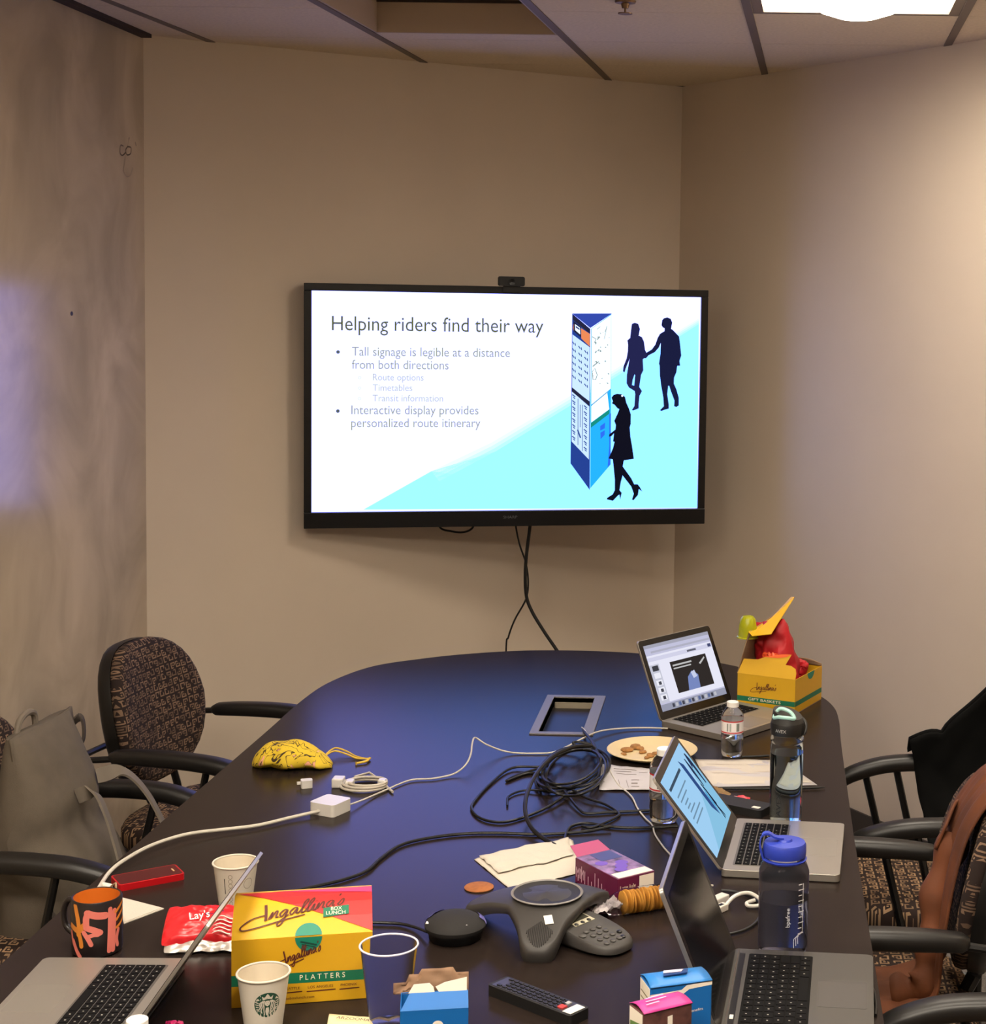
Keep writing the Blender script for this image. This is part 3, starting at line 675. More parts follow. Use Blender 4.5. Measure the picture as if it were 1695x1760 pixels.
# right-hand laptop with the slide
hc = (T(1264, 1423) + T(1240, 1503)) / 2; hc.z = TABLE_Z
t, ld_, dm = laptop(hc, R(-95), .330, .238, .0165, 128, .230, 'silver laptop showing the pale blue slide at the right table edge', alu, dark_bezel, alu, kb=(.10, .40))
S('screen', (.34, .60, .86), [q4(0, 0, 1, 1)], 1)
S('slide_floor', (.24, .52, .74), [[(.15, 1), (.45, .74), (1, .16), (1, 1)]], 2)
S('kiosk', (.03, .07, .22), [[(.66, .08), (.735, .17), (.735, .87), (.66, .72)]], 3)
S('kiosk_map', (.38, .62, .86), [[(.74, .17), (.78, .10), (.78, .50), (.74, .58)]], 3)
S('kiosk_front', (.08, .36, .66), [[(.74, .60), (.78, .52), (.78, .74), (.74, .86)]], 3)
S('walking_woman', (.02, .03, .08), [[(.825, .14), (.845, .15), (.86, .28), (.855, .36), (.845, .46), (.835, .53), (.82, .52), (.815, .40), (.805, .33), (.815, .22)]], 4)
S('walking_man', (.02, .03, .08), [[(.91, .11), (.935, .12), (.955, .20), (.955, .34), (.945, .46), (.945, .53), (.92, .54), (.91, .40), (.905, .28), (.87, .30), (.89, .20)]], 4)
S('woman_at_kiosk', (.008, .01, .03), [[(.775, .48), (.795, .46), (.81, .56), (.82, .76), (.805, .78), (.825, .92), (.81, .95), (.795, .86), (.79, .94), (.765, .95), (.78, .86), (.775, .74), (.785, .60)]], 5)
for i, (v, l, u0) in enumerate(((.13, .53, .05), (.26, .42, .10), (.32, .30, .10), (.38, .16, .15), (.43, .13, .15), (.48, .22, .15), (.54, .38, .10), (.60, .36, .10))):
    S('text_line', (.05, .08, .12) if i == 0 else (.16, .27, .38), [q4(u0, v, u0 + l, v + (.035 if i == 0 else .018))], 4)
# left laptop, its lid seen edge-on
hinge = Vector((-.925, 2.662, TABLE_Z)); rz = R(92); h = Vector((math.sin(rz - R(90)) * 1, -math.cos(rz - R(90)), 0)); dd = Vector((math.cos(rz - R(90)), math.sin(rz - R(90)), 0))
cvv = Vector((0, 0, CAM_Z)) - (hinge + Vector((0, 0, .016)))
# the angle at which the lid plane runs along the sight line, opened two degrees further
A_ = h.y * cvv.x - h.x * cvv.y; B_ = (h.x * dd.y - h.y * dd.x) * cvv.z
phi = 180 - math.degrees(math.atan2(B_, -A_))
t, ld_, dm = laptop(hinge, rz, .330, .240, .0165, phi - 1.0, .233, 'silver laptop at the lower left, lid seen edge-on', alu, dark_bezel, alu, kb=(.10, .42), rows=6, cols=14)
S('screen', (.10, .11, .14), [q4(0, 0, 1, 1)], 1)
# near right laptop, screen dark
hinge = Vector((-.006, 2.722, TABLE_Z))
t, ld_, dm = laptop(hinge, R(-94), .345, .243, .026, 112, .248, 'dark grey laptop with a black screen at the lower right', gun, dark_bezel, mat('lid_silver', (150, 146, 142), .35, .7), kb=(.13, .46), kbw=.86, cols=14, silver=False, bz=.018)
o = screen_poly(ld_, dm, 'screen', (.0, .0, .0), [q4(0, 0, 1, 1)], 1); o.data.materials[0] = glass_blk
MB().box(-.15, .15, .012, .022, .026, .0268).build('media_strip', black, t, smooth=False)
MB().box(-.165, .165, .008, .0105, .026, .0272).build('chrome_trim', mat('chrome', (200, 198, 196), .2, 1.), t, smooth=False)
MB().box(.10, .115, .014, .020, .0268, .0272).build('button', white_p, t, smooth=False)
mb = MB()
mb.prism([(.125, .205), (.155, .197), (.157, .2), (.127, .209)], .026, .0263); mb.build('sticker', white_p, t, smooth=False)
mb = MB(); mb.prism([(.128, .222), (.150, .220), (.151, .230), (.130, .231)], .026, .0263); mb.build('sticker', white_p, t, smooth=False)
# ------------------------------------------------------------------ lettering in script
GL = {'n': (.8, [[(0, 0), (.12, 1), (.16, .1), (.4, 1), (.56, .85), (.6, .12), (.8, .15)]]),
      'g': (.85, [[(.62, .85), (.3, 1), (.05, .5), (.28, .05), (.6, .85), (.58, -.6), (.34, -1.1), (.14, -.75), (.85, .15)]]),
      'a': (.85, [[(.62, .85), (.3, 1), (.05, .5), (.28, .05), (.6, .85), (.64, .12), (.85, .15)]]),
      'l': (.5, [[(0, .12), (.42, 1.5), (.34, 2.1), (.16, 1.5), (.24, .12), (.5, .15)]]),
      'i': (.42, [[(0, .15), (.16, 1), (.2, .12), (.42, .15)], [(.22, 1.35), (.26, 1.45)]]),
      "'": (.2, [[(.12, 2.0), (.06, 1.6)]]),
      's': (.55, [[(0, .15), (.34, 1), (.46, .35), (.22, 0), (.05, .12)]])}
def script(mb, word, x, y, s, w, rot=0., shear=.35, z=.0006, swash=True):
    c, sn = math.cos(rot), math.sin(rot)
    def tr(px_, py_): px_ = px_ + py_ * shear; return (x + s * (px_ * c - py_ * sn), y + s * (px_ * sn + py_ * c))
    if swash:
        mb.ribbon([tr(*p) for p in [(-1.35, 2.3), (-1.05, 1.2), (-.75, -.1)]], w * 1.5, z)
        mb.ribbon([tr(*p) for p in [(-1.0, .75), (-2.0, .55), (-2.75, -.2), (-2.5, -.75), (-1.2, -.75), (.5, -.55), (2.6, -.35)]], w, z)
    cx = -.55
    for ch in word:
        ad, strokes = GL[ch]
        for st in strokes: mb.ribbon([tr(cx + p[0], p[1]) for p in st], w, z, 4)
        cx += ad
    return mb
yel = mat('carton_yellow', (206, 160, 24), .5, noise_=(12, .04)); yel2 = mat('carton_gold', (204, 156, 22), .5)
red_c = mat('carton_red', (184, 40, 40), .45); grn = mat('carton_green', (10, 104, 74), .5); mag = mat('carton_pink', (196, 58, 106), .45)
brn = mat('print_brown', (84, 32, 22), .6); kraft = mat('kraft_inside', (150, 124, 98), .8, noise_=(20, .06)); cream_p = mat('cream_print', (232, 222, 196), .6)
# ---- lunch carton, closed
p0, p1 = T(398, 1733), T(640, 1715); dx = (p1 - p0); yaw = math.atan2(dx.y, dx.x); LWD = dx.length
t = thing('lunch_carton', p0, yaw, 'closed yellow and red carton lunch box beside the white cups', 'carton')
prof = [(0, 0), (0, .112), (.03, .130), (.06, .143), (.085, .149), (.105, .150), (.13, .144), (.17, .122), (.18, .110), (.18, 0)]
def extr(mb, prof, x0, x1):
    n = len(prof); vs = [(x0, y, z) for y, z in prof] + [(x1, y, z) for y, z in prof]
    fs = [(i, (i + 1) % n, (i + 1) % n + n, i + n) for i in range(n)]
    fs += [tuple(range(n))[::-1], tuple(range(n, 2 * n))]
    return mb.add(vs, fs)
extr(MB(), prof, 0, LWD).build('box', yel, t, recalc=True, angle=30)
FR = frame((0, -.0005, 0), (1, 0, 0), (0, 0, 1))
def front(name, m, fn):
    mb = MB(); mb.xf = FR; fn(mb); return mb.build(name, m, t, smooth=False)
MB().box(.0, LWD, -.0012, 0, .001, .0005 + .112).build('front_panel', yel2, t, smooth=False)
FR = frame((0, -.0016, 0), (1, 0, 0), (0, 0, 1))
front('green_band', grn, lambda mb: mb.poly([(0, .036), (LWD, .033), (LWD, .050), (0, .054)]))
FR = frame((0, -.002, 0), (1, 0, 0), (0, 0, 1))
front('lettering', cream_p, lambda mb: mb.text('P L A T T E R S', .0125, .107, .0395, w=.072))
front('script_lettering', brn, lambda mb: script(mb, "ngallina's", .092, .072, .0088, .0017, rot=.30))
for x, l1, w1 in ((.083, 'SEATTLE', .024), (.120, 'LOS ANGELES', .040), (.172, 'PHOENIX', .026)):
    front('small_print', brn, lambda mb: mb.text(l1, .0062, x, .0245, w=w1))
    front('small_print', brn, lambda mb: mb.ribbon([(x - .002, .0195), (x + w1 + .004, .0205)], .0018, 0, 1))
front('small_print', brn, lambda mb: mb.text('www.ingallinasboxlunch.com', .0062, .05, .0085, w=.08))
# printing on the slanted lid
lp = [(0, 0, .112), (0, .03, .130), (0, .06, .143), (0, .085, .149), (0, .105, .150)]
def lid_map(x, s):                 # s = 0 at the fold .. 1 at the ridge
    seg = [Vector(p) for p in lp]; L = [(seg[i + 1] - seg[i]).length for i in range(4)]; d = s * sum(L)
    for i in range(4):
        if d <= L[i] or i == 3:
            q = seg[i].lerp(seg[i + 1], d / L[i]); nrm = Vector((0, -(seg[i + 1] - seg[i]).z, (seg[i + 1] - seg[i]).y)).normalized(); return Vector((x * LWD, 0, 0)) + q + nrm * .0006, nrm
        d -= L[i]
def lid_decal(name, m, mb2, lift=0.):
    mb = MB(); mb.add([(lambda pn: pn[0] + pn[1] * lift)(lid_map(v.x, max(0, min(1, v.y)))) for v in mb2.v], mb2.f); return mb.build(name, m, t, smooth=False)
def fan(a, b, c, n=10):            # triangle finely divided so that it follows the curved lid
    mb = MB(); a, b, c = Vector((*a, 0)), Vector((*b, 0)), Vector((*c, 0))
    idx = {}; vs = []; fs = []
    for i in range(n + 1):
        for j in range(n + 1 - i): idx[i, j] = len(vs); vs.append(a + (b - a) * (i / n) + (c - a) * (j / n))
    for i in range(n):
        for j in range(n - i):
            fs.append((idx[i, j], idx[i + 1, j], idx[i, j + 1]))
            if i + j < n - 1: fs.append((idx[i + 1, j], idx[i + 1, j + 1], idx[i, j + 1]))
    return mb.add(vs, fs)
lid_decal('red_corner', red_c, fan((.02, 1), (1, .02), (1, 1)), .0004)
lid_decal('pink_edge', mag, fan((.30, 1), (1, .80), (1, 1)), .0008)
m2 = MB(); script(m2, "ngallina's", .30, .34, .085, .014, rot=.07, shear=.3, z=0)
for v in m2.v: v.y = .34 + (v.y - .34) * 1.55 + (v.x - .3) * .30
lid_decal('script_lettering', brn, m2, .0012)
m2 = MB(); m2.poly([(.645, .30), (.83, .335), (.83, .52), (.645, .48)]); lid_decal('green_label', grn, m2, .0016)
m2 = MB(); m2.text('BOX', .1, .70, .42, w=.08); m2.text('LUNCH', .1, .665, .335, w=.14); lid_decal('lettering', cream_p, m2, .0022)
# round seal: upper part on the lid, lower part on the front
seal = mat('seal_teal', (14, 118, 96), .5)
FR = frame((0, -.0022, 0), (1, 0, 0), (0, 0, 1))
front('seal', seal, lambda mb: mb.poly([(.121 + .0215 * math.cos(R(a)), .111 + .024 * math.sin(R(a))) for a in range(180, 361, 12)]))
front('seal_mark', mat('seal_dark', (10, 60, 52), .5), lambda mb: (mb.ribbon([(.108, .104), (.134, .097)], .003, .0004, 1), mb.ribbon([(.110, .0995), (.132, .0935)], .002, .0004, 1)))
m2 = MB(); m2.poly([(.5425 + .096 * math.cos(R(a)), .0 + .22 * math.sin(R(a))) for a in range(0, 181, 12)]); lid_decal('seal', seal, m2, .001)
# ---- gift carton, open
g0, g1 = T(1267, 1216), T(1366, 1229); gd = g1 - g0; gy = math.atan2(gd.y, gd.x); GW = gd.length; GD = .20; GH = .098
t = thing('gift_carton', g0, gy, 'open yellow gift carton with a raised flap at the far right', 'carton')
th_ = .0015
MB().box(0, GW, 0, GD, 0, .002).build('floor_panel', kraft, t, smooth=False)
MB().box(0, GW, 0, th_, .002, GH).build('front_panel', yel, t, smooth=False)
MB().box(GW - th_, GW, th_, GD, .002, GH).build('side_panel', yel2, t, smooth=False)
MB().box(0, th_, th_, GD, .002, GH).build('side_panel', yel2, t, smooth=False)
MB().box(0, GW, GD, GD + th_, .002, GH).build('back_panel', yel2, t, smooth=False)
# front flap leaning in, with a rounded corner and a tongue
fl = MB(); fl.xf = frame((0, 0, GH), (1, 0, 0), (0, .35, .94))
fl.prism([(0, 0), (GW, 0), (GW, .018), (GW - .004, .030), (GW - .018, .037), (GW - .035, .038), (GW - .022, .068), (GW - .05, .066), (GW - .095, .055), (GW - .12, .044), (.012, .042)], 0, th_); fl.build('front_flap', yel, t, smooth=False)
tq = MB(); tq.xf = frame((0, -.0004, GH), (1, 0, 0), (0, .35, .94)); tq.poly([(GW - .10, .053), (GW - .06, .054), (GW - .035, .060), (GW - .024, .067), (GW - .05, .066), (GW - .095, .055)], .0022); tq.build('flap_print', mat('orange_print', (226, 96, 40), .5), t, smooth=False)
# tall lid standing on the left side, its tip folded out
lx = MB(); lx.xf = frame((0, 0, GH), (0, 1, 0), (.22, 0, .975))
lx.prism([(0, 0), (GD, 0), (GD + .002, .10), (GD - .004, .142), (.02, .118), (.006, .06)], -th_, 0); lx.build('tall_flap', kraft, t, smooth=False)
tip_b = [Vector((.022, .02, GH + .115)), Vector((.028, GD - .018, GH + .133))]
mb = MB(); tp = [tip_b[0], tip_b[1], tip_b[1] + Vector((.050, .012, .058)), tip_b[1] + Vector((.066, -.004, .062)), tip_b[0] + Vector((.074, -.014, .004)), tip_b[0] + Vector((.02, -.020, -.006))]
mb.add(tp, [(0, 1, 2, 3, 4, 5)]); mb.build('flap_tip', yel, t, smooth=False, solid=.0018)
mb = MB(); mb.add([Vector((-.0022, 0, GH)), Vector((-.0022, GD, GH)), Vector((.0268, GD - .018, GH + .134)), Vector((.0225, .02, GH + .116))], [(0, 1, 2, 3)]); mb.build('flap_outside', yel, t, smooth=False)
# dark back corner flap curving up
mb = MB(); mb.grid(lambda u, v: (GW * (.45 + .55 * u), GD - .002 - .03 * v * (1 - u), GH + .022 * v * math.sin(math.pi * min(1, .25 + .75 * u) * .9)), 10, 4); mb.build('back_flap', kraft, t, solid=.0015)
FR = frame((0, -.0006, 0), (1, 0, 0), (0, 0, 1))
front('green_band', grn, lambda mb: mb.poly([(0, .022), (GW, .022), (GW, .036), (0, .036)]))
front('script_lettering', brn, lambda mb: script(mb, "ngallina's", .066, .058, .0088, .0014, rot=.06))
FR = frame((0, -.001, 0), (1, 0, 0), (0, 0, 1))
front('lettering', cream_p, lambda mb: mb.text('GIFT BASKETS', .0105, .034, .0255, w=.098))
sf = frame((GW + .0006, 0, 0), (0, 1, 0), (0, 0, 1))
mb = MB(); mb.xf = sf; mb.poly([(0, .022), (GD, .022), (GD, .036), (0, .036)]); mb.build('green_band', grn, t, smooth=False)
mb = MB(); mb.xf = sf; mb.poly([(.115 + .026 * math.cos(R(a)), GH + .020 * math.sin(R(a))) for a in range(180, 361, 15)]); mb.build('seal', seal, t, smooth=False)
# red snack bag inside the gift carton
def pillow(name, w, h, d, m, parent=None, seed=0, crush=.012, nu=22, nv=26, ends=.15):
    mb = MB()
    def side(sg):
        def fn(u, v):
            a = (1 - abs(2 * u - 1) ** 2.4) ** .6 if 0 < u < 1 else 0; b = (1 - abs(2 * v - 1) ** 3) ** .7 if 0 < v < 1 else 0
            n_ = noise.noise(Vector((u * 5 + seed, v * 6, sg * 3.1 + seed))) * crush + noise.noise(Vector((u * 13 + seed, v * 14, sg))) * crush * .45
            pinch = 1 - ends * (1 - b)
            return ((u - .5) * w * pinch, sg * (d / 2 * a * b + (n_ if a * b > 0 else 0) * min(1, a * b * 3)), (v - .5) * h + noise.noise(Vector((u * 7, v * 2, seed))) * .004)
        return fn
    mb.grid(side(-1), nu, nv); mb.grid(side(1), nu, nv)
    return mb.build(name, m, parent, recalc=False, angle=50)
red_foil = mat('red_foil', (168, 24, 32), .5, spec=.4, noise_=(9, .25)); 
gm_ = frame(g0, (math.cos(gy), math.sin(gy), 0), (-math.sin(gy), math.cos(gy), 0))
t = thing('snack_bag', gm_ @ Vector((.085, .10, .003)), gy, 'large red snack bag sticking out of the open gift carton', 'snack bag')
o = pillow('bag', .125, .225, .085, red_foil, t, 3, .016); o.matrix_local = Matrix.Translation((-.008, .0, .121)) @ Matrix.Rotation(R(-14), 4, 'Y') @ Matrix.Rotation(R(-12), 4, 'Z')
o = pillow('crumpled_end', .075, .08, .05, red_foil, t, 9, .018); o.matrix_local = Matrix.Translation((.030, .035, .088)) @ Matrix.Rotation(R(20), 4, 'Y')
o = pillow('orange_panel', .05, .035, .012, mat('orange_foil', (222, 84, 40), .4), t, 5, .006); o.matrix_local = Matrix.Translation((-.005, -.055, .135))
# lime cup upside down on the flap
t = thing('lime_cup', gm_ @ Vector((.006, .050, .190)), 0, 'small yellow-green plastic cup upside down at the gift carton flap', 'cup')
MB().lathe([(.031, 0), (.0305, .003), (.027, .004), (.025, .034), (.021, .054), (.015, .061), (0, .062)], 28).build('body', mat('lime_plastic', (176, 178, 22), .25, trans=.25), t)
# ---- blue open carton, lower left of the middle
blue_c = mat('carton_blue', (18, 96, 168), .45); wht = mat('carton_white', (226, 218, 204), .6); pur = mat('carton_purple', (132, 36, 92), .45); pur2 = mat('carton_magenta', (176, 50, 128), .45)
def carton(p0, p1, dep, hgt, name, label, m_front, m_top, m_side, open_=False, group=None):
    d = p1 - p0; yaw = math.atan2(d.y, d.x); w = d.length
    t = thing(name, p0, yaw, label, 'carton', group)
    if not open_:
        MB().box(0, w, 0, dep, 0, hgt).build('box', m_front, t, smooth=False, bevel=.0015)
        mb = MB(); mb.box(-.0005, 0.0002, .002, dep - .002, .002, hgt - .002); mb.build('side_panel', m_side, t, smooth=False)
        mb = MB(); mb.grid(lambda u, v: (u * w, v * dep - .002 * (1 - v), hgt + .001 + .006 * math.sin(math.pi * v) * (1 - .5 * u)), 6, 8); mb.build('top_flap', m_top, t, solid=.001)
    return t, w
q0 = T(662, 1800); q0 = Vector((-.549 + .012, 2.585, TABLE_Z)); q1 = q0 + Vector((.125, .018, 0))
# front-top edge lies at 0.11 above the table
BH = .062
a0, a1 = T(688, 1739, BH), T(803, 1738, BH)
t, w = carton(Vector((a0.x, a0.y, TABLE_Z)), Vector((a1.x, a1.y + .012, TABLE_Z)), .07, BH, 'tissue_carton', 'open blue carton with torn brown flap beside the clear cup', blue_c, blue_c, wht, True)
MB().box(0, w, 0, .0012, .0, BH).build('front_panel', blue_c, t, smooth=False)
MB().box(0, .0012, .0012, .07, 0, BH).build('side_panel', blue_c, t, smooth=False); MB().box(w - .0012, w, .0012, .07, 0, BH).build('side_panel', blue_c, t, smooth=False)
MB().box(0, w, .07, .0712, 0, BH).build('back_panel', blue_c, t, smooth=False); MB().box(0, w, 0, .07, 0, .0015).build('floor_panel', kraft, t, smooth=False)
mb = MB(); mb.xf = frame((0, 0, BH), (1, 0, 0), (0, .80, .60)); mb.prism([(.0, 0), (w, 0), (w, .030), (.014, .030)], -.0006, .0006); mb.build('front_flap', blue_c, t, smooth=False)
mb = MB(); mb.xf = frame((0, -.0+.0240, BH+.018), (1, 0, 0), (0, .25, .97)); mb.prism([(.012, 0), (.052, 0), (.050, .008), (.044, .014), (.020, .013)], -.0006, .0006); mb.build('white_tab', wht, t, smooth=False)
mb = MB(); mb.xf = frame((0, -.0+.0240, BH+.018), (1, 0, 0), (0, .25, .97)); mb.prism([(w - .045, 0), (w - .002, 0), (w - .002, .020), (w - .036, .014), (w - .05, .008)], -.0006, .0006); mb.build('white_tab', wht, t, smooth=False)
brown_f = mat('brown_flap', (128, 98, 74), .75, noise_=(25, .12))
mb = MB(); mb.grid(lambda u, v: (-.012 + u * (w + .014), .070 + .012 * v + .004 * noise.noise(Vector((u * 6, v * 4, 2))), BH - .002 + v * (.026 + .008 * (1 if .35 < u < .8 else 0) - (.012 if u < .2 else 0))), 24, 6); mb.build('torn_flap', brown_f, t, solid=.001)
mb = MB(); mb.xf = frame((0, -.0006, 0), (1, 0, 0), (0, 0, 1)); mb.lathe([(.0, .0003), (.009, .0003)], 18, (w * .55, BH - .026)); mb.build('round_mark', wht, t, smooth=False)
mb = MB(); mb.xf = frame((-.0006, 0, 0), (0, 1, 0), (0, 0, 1)); mb.poly([(.004, .004), (.055, .004), (.055, BH - .012), (.004, BH - .012)]); mb.build('label_panel', wht, t, smooth=False)
# ---- blue carton right
a0, a1 = T(1118, 1699, .160), T(1224, 1685, .160)
t, w = carton(Vector((a0.x, a0.y, TABLE_Z)), Vector((a1.x, a1.y, TABLE_Z)), .050, .160, 'tea_carton', 'upright closed blue carton in front of the dark grey laptop', blue_c, mat('carton_blue_light', (36, 112, 182), .4), wht)
mb = MB(); mb.xf = frame((0, .0, .1680), (1, 0, 0), (0, 1, 0)); mb.prism([(.025, .016), (.062, .018), (.068, .030), (.030, .030)], 0, .0015); mb.build('slot', mat('slot_blue', (10, 52, 110), .5), t, smooth=False)
mb = MB(); mb.xf = frame((0, 0, .1700), (1, 0, 0), (0, 1, 0)); mb.prism([(.027, .023), (.054, .021), (.060, .028), (.030, .031)], 0, .001); mb.build('tissue', mat('tissue_lilac', (186, 182, 206), .7), t, smooth=False)
mb = MB(); mb.xf = frame((0, -.0005, .068), (1, 0, 0), (0, 0, 1)); mb.poly([(.0, .082), (.048, .084), (.056, .090), (w, .0915), (w, .086), (.060, .0835), (.05, .077), (0, .076)]); mb.build('white_swash', wht, t, smooth=False)
mb = MB(); mb.xf = frame((0, -.0008, .068), (1, 0, 0), (0, 0, 1)); mb.text('lightbenefits', .006, .048, .047, w=.034, rot=.08); mb.poly([(.036, .052), (.042, .058), (.045, .055), (.039, .049)]); mb.build('lettering', wht, t, smooth=False)
mb = MB(); mb.xf = frame((-.0012, 0, .068), (0, 1, 0), (0, 0, 1))
for i in range(14): mb.ribbon([(.008, .075 - i * .0095), (.042, .075 - i * .0095)], .002, -.0003, 1)
mb.build('side_print', mat('olive_print', (110, 96, 60), .6), t, smooth=False)
# ---- purple carton in front
a0, a1 = T(1106, 1744, .160), T(1190, 1724, .160)
t, w = carton(Vector((a0.x, a0.y, TABLE_Z)), Vector((a1.x, a1.y, TABLE_Z)), .042, .160, 'snack_carton', 'small purple snack carton in front of the blue one', mat('carton_plum', (86, 54, 50), .5, noise_=(60, .4)), pur2, wht)
mb = MB(); mb.xf = frame((0, 0, .1685), (1, 0, 0), (0, 1, 0))
for i, (x, l) in enumerate(((.010, .022), (.014, .034), (.018, .030))): mb.ribbon([(x, .010 + i * .009), (x + l, .012 + i * .009)], .0026, 0, 1)
mb.build('lettering', mat('pink_print', (226, 170, 208), .5), t, smooth=False)
mb = MB(); mb.xf = frame((0, -.0006, .095), (1, 0, 0), (0, 0, 1)); mb.poly([(.040, -.09), (.048, -.09), (.047, .055), (.039, .054)]); mb.poly([(.030, .03), (.036, .036), (.038, .032), (.032, .026)]); mb.build('white_print', wht, t, smooth=False)
mb = MB(); mb.xf = frame((-.0010, 0, .095), (0, 1, 0), (0, 0, 1)); mb.poly([(.005, .040), (.037, .036), (.037, .044), (.005, .049)]); mb.build('green_print', mat('leaf_print', (92, 124, 62), .6), t, smooth=False)
# ---- purple carton lying behind the conference phone
t = thing('cracker_carton', Vector((-.31, 3.278, TABLE_Z)), R(-52), 'purple cracker carton lying open on the white napkin', 'carton')
Lx, Ly, Lz = .15, .086, .049
mb = MB(); mb.box(0, Lx, 0, Ly, 0, Lz); mb.build('box', mat('carton_wine', (92, 22, 58), .45), t, smooth=False, bevel=.001)
MB().box(.001, Lx - .001, .001, Ly - .001, Lz, Lz + .0006).build('top_panel', mat('lilac_print', (120, 96, 132), .45, noise_=(45, .7)), t, smooth=False)
MB().box(.004, .05, .03, Ly - .008, Lz + .0006, Lz + .001).build('top_photo', mat('photo_blue', (64, 66, 110), .4), t, smooth=False)
for i in range(4):
    mb = MB(); x, y = .060 + .017 * i, .022 + .012 * ((i * 3) % 4); mb.poly([(x + .013 * math.cos(k * .524), y + .013 * math.sin(k * .524)) for k in range(12)], Lz + .0012 + .0003 * i)
    mb.build('cracker_print', mat('violet_print', (104, 74, 164), .4), t, smooth=False)
MB().box(Lx - .028, Lx - .002, .004, Ly - .004, Lz + .0006, Lz + .0012).build('cream_print', cream_p, t, smooth=False)
mb = MB(); mb.xf = frame((0, -.0005, 0), (1, 0, 0), (0, 0, 1))
for i in range(9): mb.ribbon([(.012 + i * .012, .006), (.012 + i * .012, .018 + .02 * ((i * 7) % 4) / 3)], .0022, 0, 1)
mb.text('MM', .03, .004, .012, w=.028); mb.build('side_print', mat('lilac_line', (196, 160, 178), .5), t, smooth=False)
mb = MB(); mb.xf = frame((Lx + .0006, 0, 0), (0, 1, 0), (0, 0, 1)); mb.text('Late July', .012, .006, .026, w=.036); mb.build('lettering', cream_p, t, smooth=False)
mb = MB(); mb.xf = frame((Lx + .0006, 0, 0), (0, 1, 0), (0, 0, 1)); mb.poly([(.05, .002), (.084, .002), (.084, .046), (.05, .046)]); mb.build('facts_panel', wht, t, smooth=False)
mb = MB(); mb.add([(0, .004, Lz), (0, Ly - .004, Lz), (-.035, Ly - .010, Lz + .012), (-.035, .010, Lz + .012)], [(0, 1, 2, 3)]); mb.build('end_flap', mat('flap_purple', (152, 36, 96), .45), t, smooth=False, solid=.001)
mb = MB(); mb.add([(-.0005, .004, Lz - .004), (-.0005, Ly - .004, Lz - .004), (-.012, Ly - .010, .012), (-.012, .010, .012)], [(0, 3, 2, 1)]); mb.build('white_tongue', wht, t, smooth=False, solid=.001)
# ------------------------------------------------------------------ cups, bottles
paper_w = mat('cup_paper', (198, 190, 176), .6); paper_in = mat('cup_inside', (200, 188, 166), .6)
logo_g = mat('logo_green', (22, 66, 48), .5); ink_g = mat('ink_grey', (122, 112, 98), .6)
def paper_cup(loc, rz, label, r0=.028, r1=.040, h=.092, name='paper_cup'):
    t = thing(name, loc, rz, label, 'cup', 'white paper coffee cups')
    MB().lathe([(0, .004), (r0, .004), (r0, 0), (r0 + .0006, 0), (r1, h - .003)], 40).build('wall', paper_w, t)
    MB().lathe([(r1 - .0012, h - .003), (r0 - .0006, .006), (0, .006)], 40).build('inside', paper_in, t)
    mb = MB(); mb.tube([((r1 + .0006) * math.cos(a), (r1 + .0006) * math.sin(a), h - .002) for a in [2 * math.pi * k / 40 for k in range(40)]], .0019, 8, closed=True); mb.build('rim', paper_w, t)
    return t, (lambda a, z, l=.0004: Vector(((r0 + (r1 - r0) * z / h + l) * math.cos(a), (r0 + (r1 - r0) * z / h + l) * math.sin(a), z)))
def wrap(t, name, m, mb2, f, a0, zc, lift, r=.036):
    mb = MB(); mb.add([f(a0 + v.x / r, zc + v.y, lift) for v in mb2.v], mb2.f); return mb.build(name, m, t, smooth=False)
c_ = T(405, 1562); face = math.atan2(-c_.y, -c_.x)
t, f = paper_cup(c_, 0, 'empty white paper cup standing behind the lunch carton')
m2 = MB(); m2.ribbon([(-.020, .022), (-.020, .052)], .0016, 0, 3); wrap(t, 'print_line', mat('ink_dark', (58, 50, 44), .6), m2, f, face, .018, .0006)
for i in range(7):
    m2 = MB(); m2.ribbon([(-.009 + .0035 * math.cos(k * .785), .062 - i * .0088 + .0040 * math.sin(k * .785)) for k in range(9)], .0009, 0, 1); wrap(t, 'tick_box', ink_g, m2, f, face, .012, .0006)
m2 = MB(); m2.ribbon([(.024 + .009 * math.cos(k * .524), .045 + .010 * math.sin(k * .524)) for k in range(13)], .0009, 0, 1); wrap(t, 'emblem_outline', ink_g, m2, f, face, .012, .0006)
c_ = Vector((-.735, 2.60, TABLE_Z)); face = math.atan2(-c_.y, -c_.x)
t, f = paper_cup(c_, 0, 'white paper cup with a round green emblem in front of the lunch carton')
a0 = face + .17; zc = .051
def fine_disc(r, n=28, rings=5, sx=1., sy=1.):
    m2 = MB(); vs = [Vector((0, 0, 0))]; fs = []
    for k in range(1, rings + 1):
        for i in range(n): a = 2 * math.pi * i / n; vs.append(Vector((r * k / rings * math.cos(a) * sx, r * k / rings * math.sin(a) * sy, 0)))
    for i in range(n): fs.append((0, 1 + i, 1 + (i + 1) % n))
    for k in range(1, rings):
        for i in range(n): b = 1 + (k - 1) * n; fs.append((b + i, b + n + i, b + n + (i + 1) % n, b + (i + 1) % n))
    return m2.add(vs, fs)
wrap(t, 'emblem_disc', logo_g, fine_disc(.0205), f, a0, zc, .0005)
em = MB()
em.poly([(-.0035, .0005), (-.0042, .0045), (-.002, .0075), (.002, .0075), (.0042, .0045), (.0035, .0005), (0, -.002)])          # face
em.poly([(-.007, .009), (-.0085, .0155), (-.0045, .0125), (-.002, .0165), (0, .0190), (.002, .0165), (.0045, .0125), (.0085, .0155), (.007, .009), (0, .0105)])   # crown
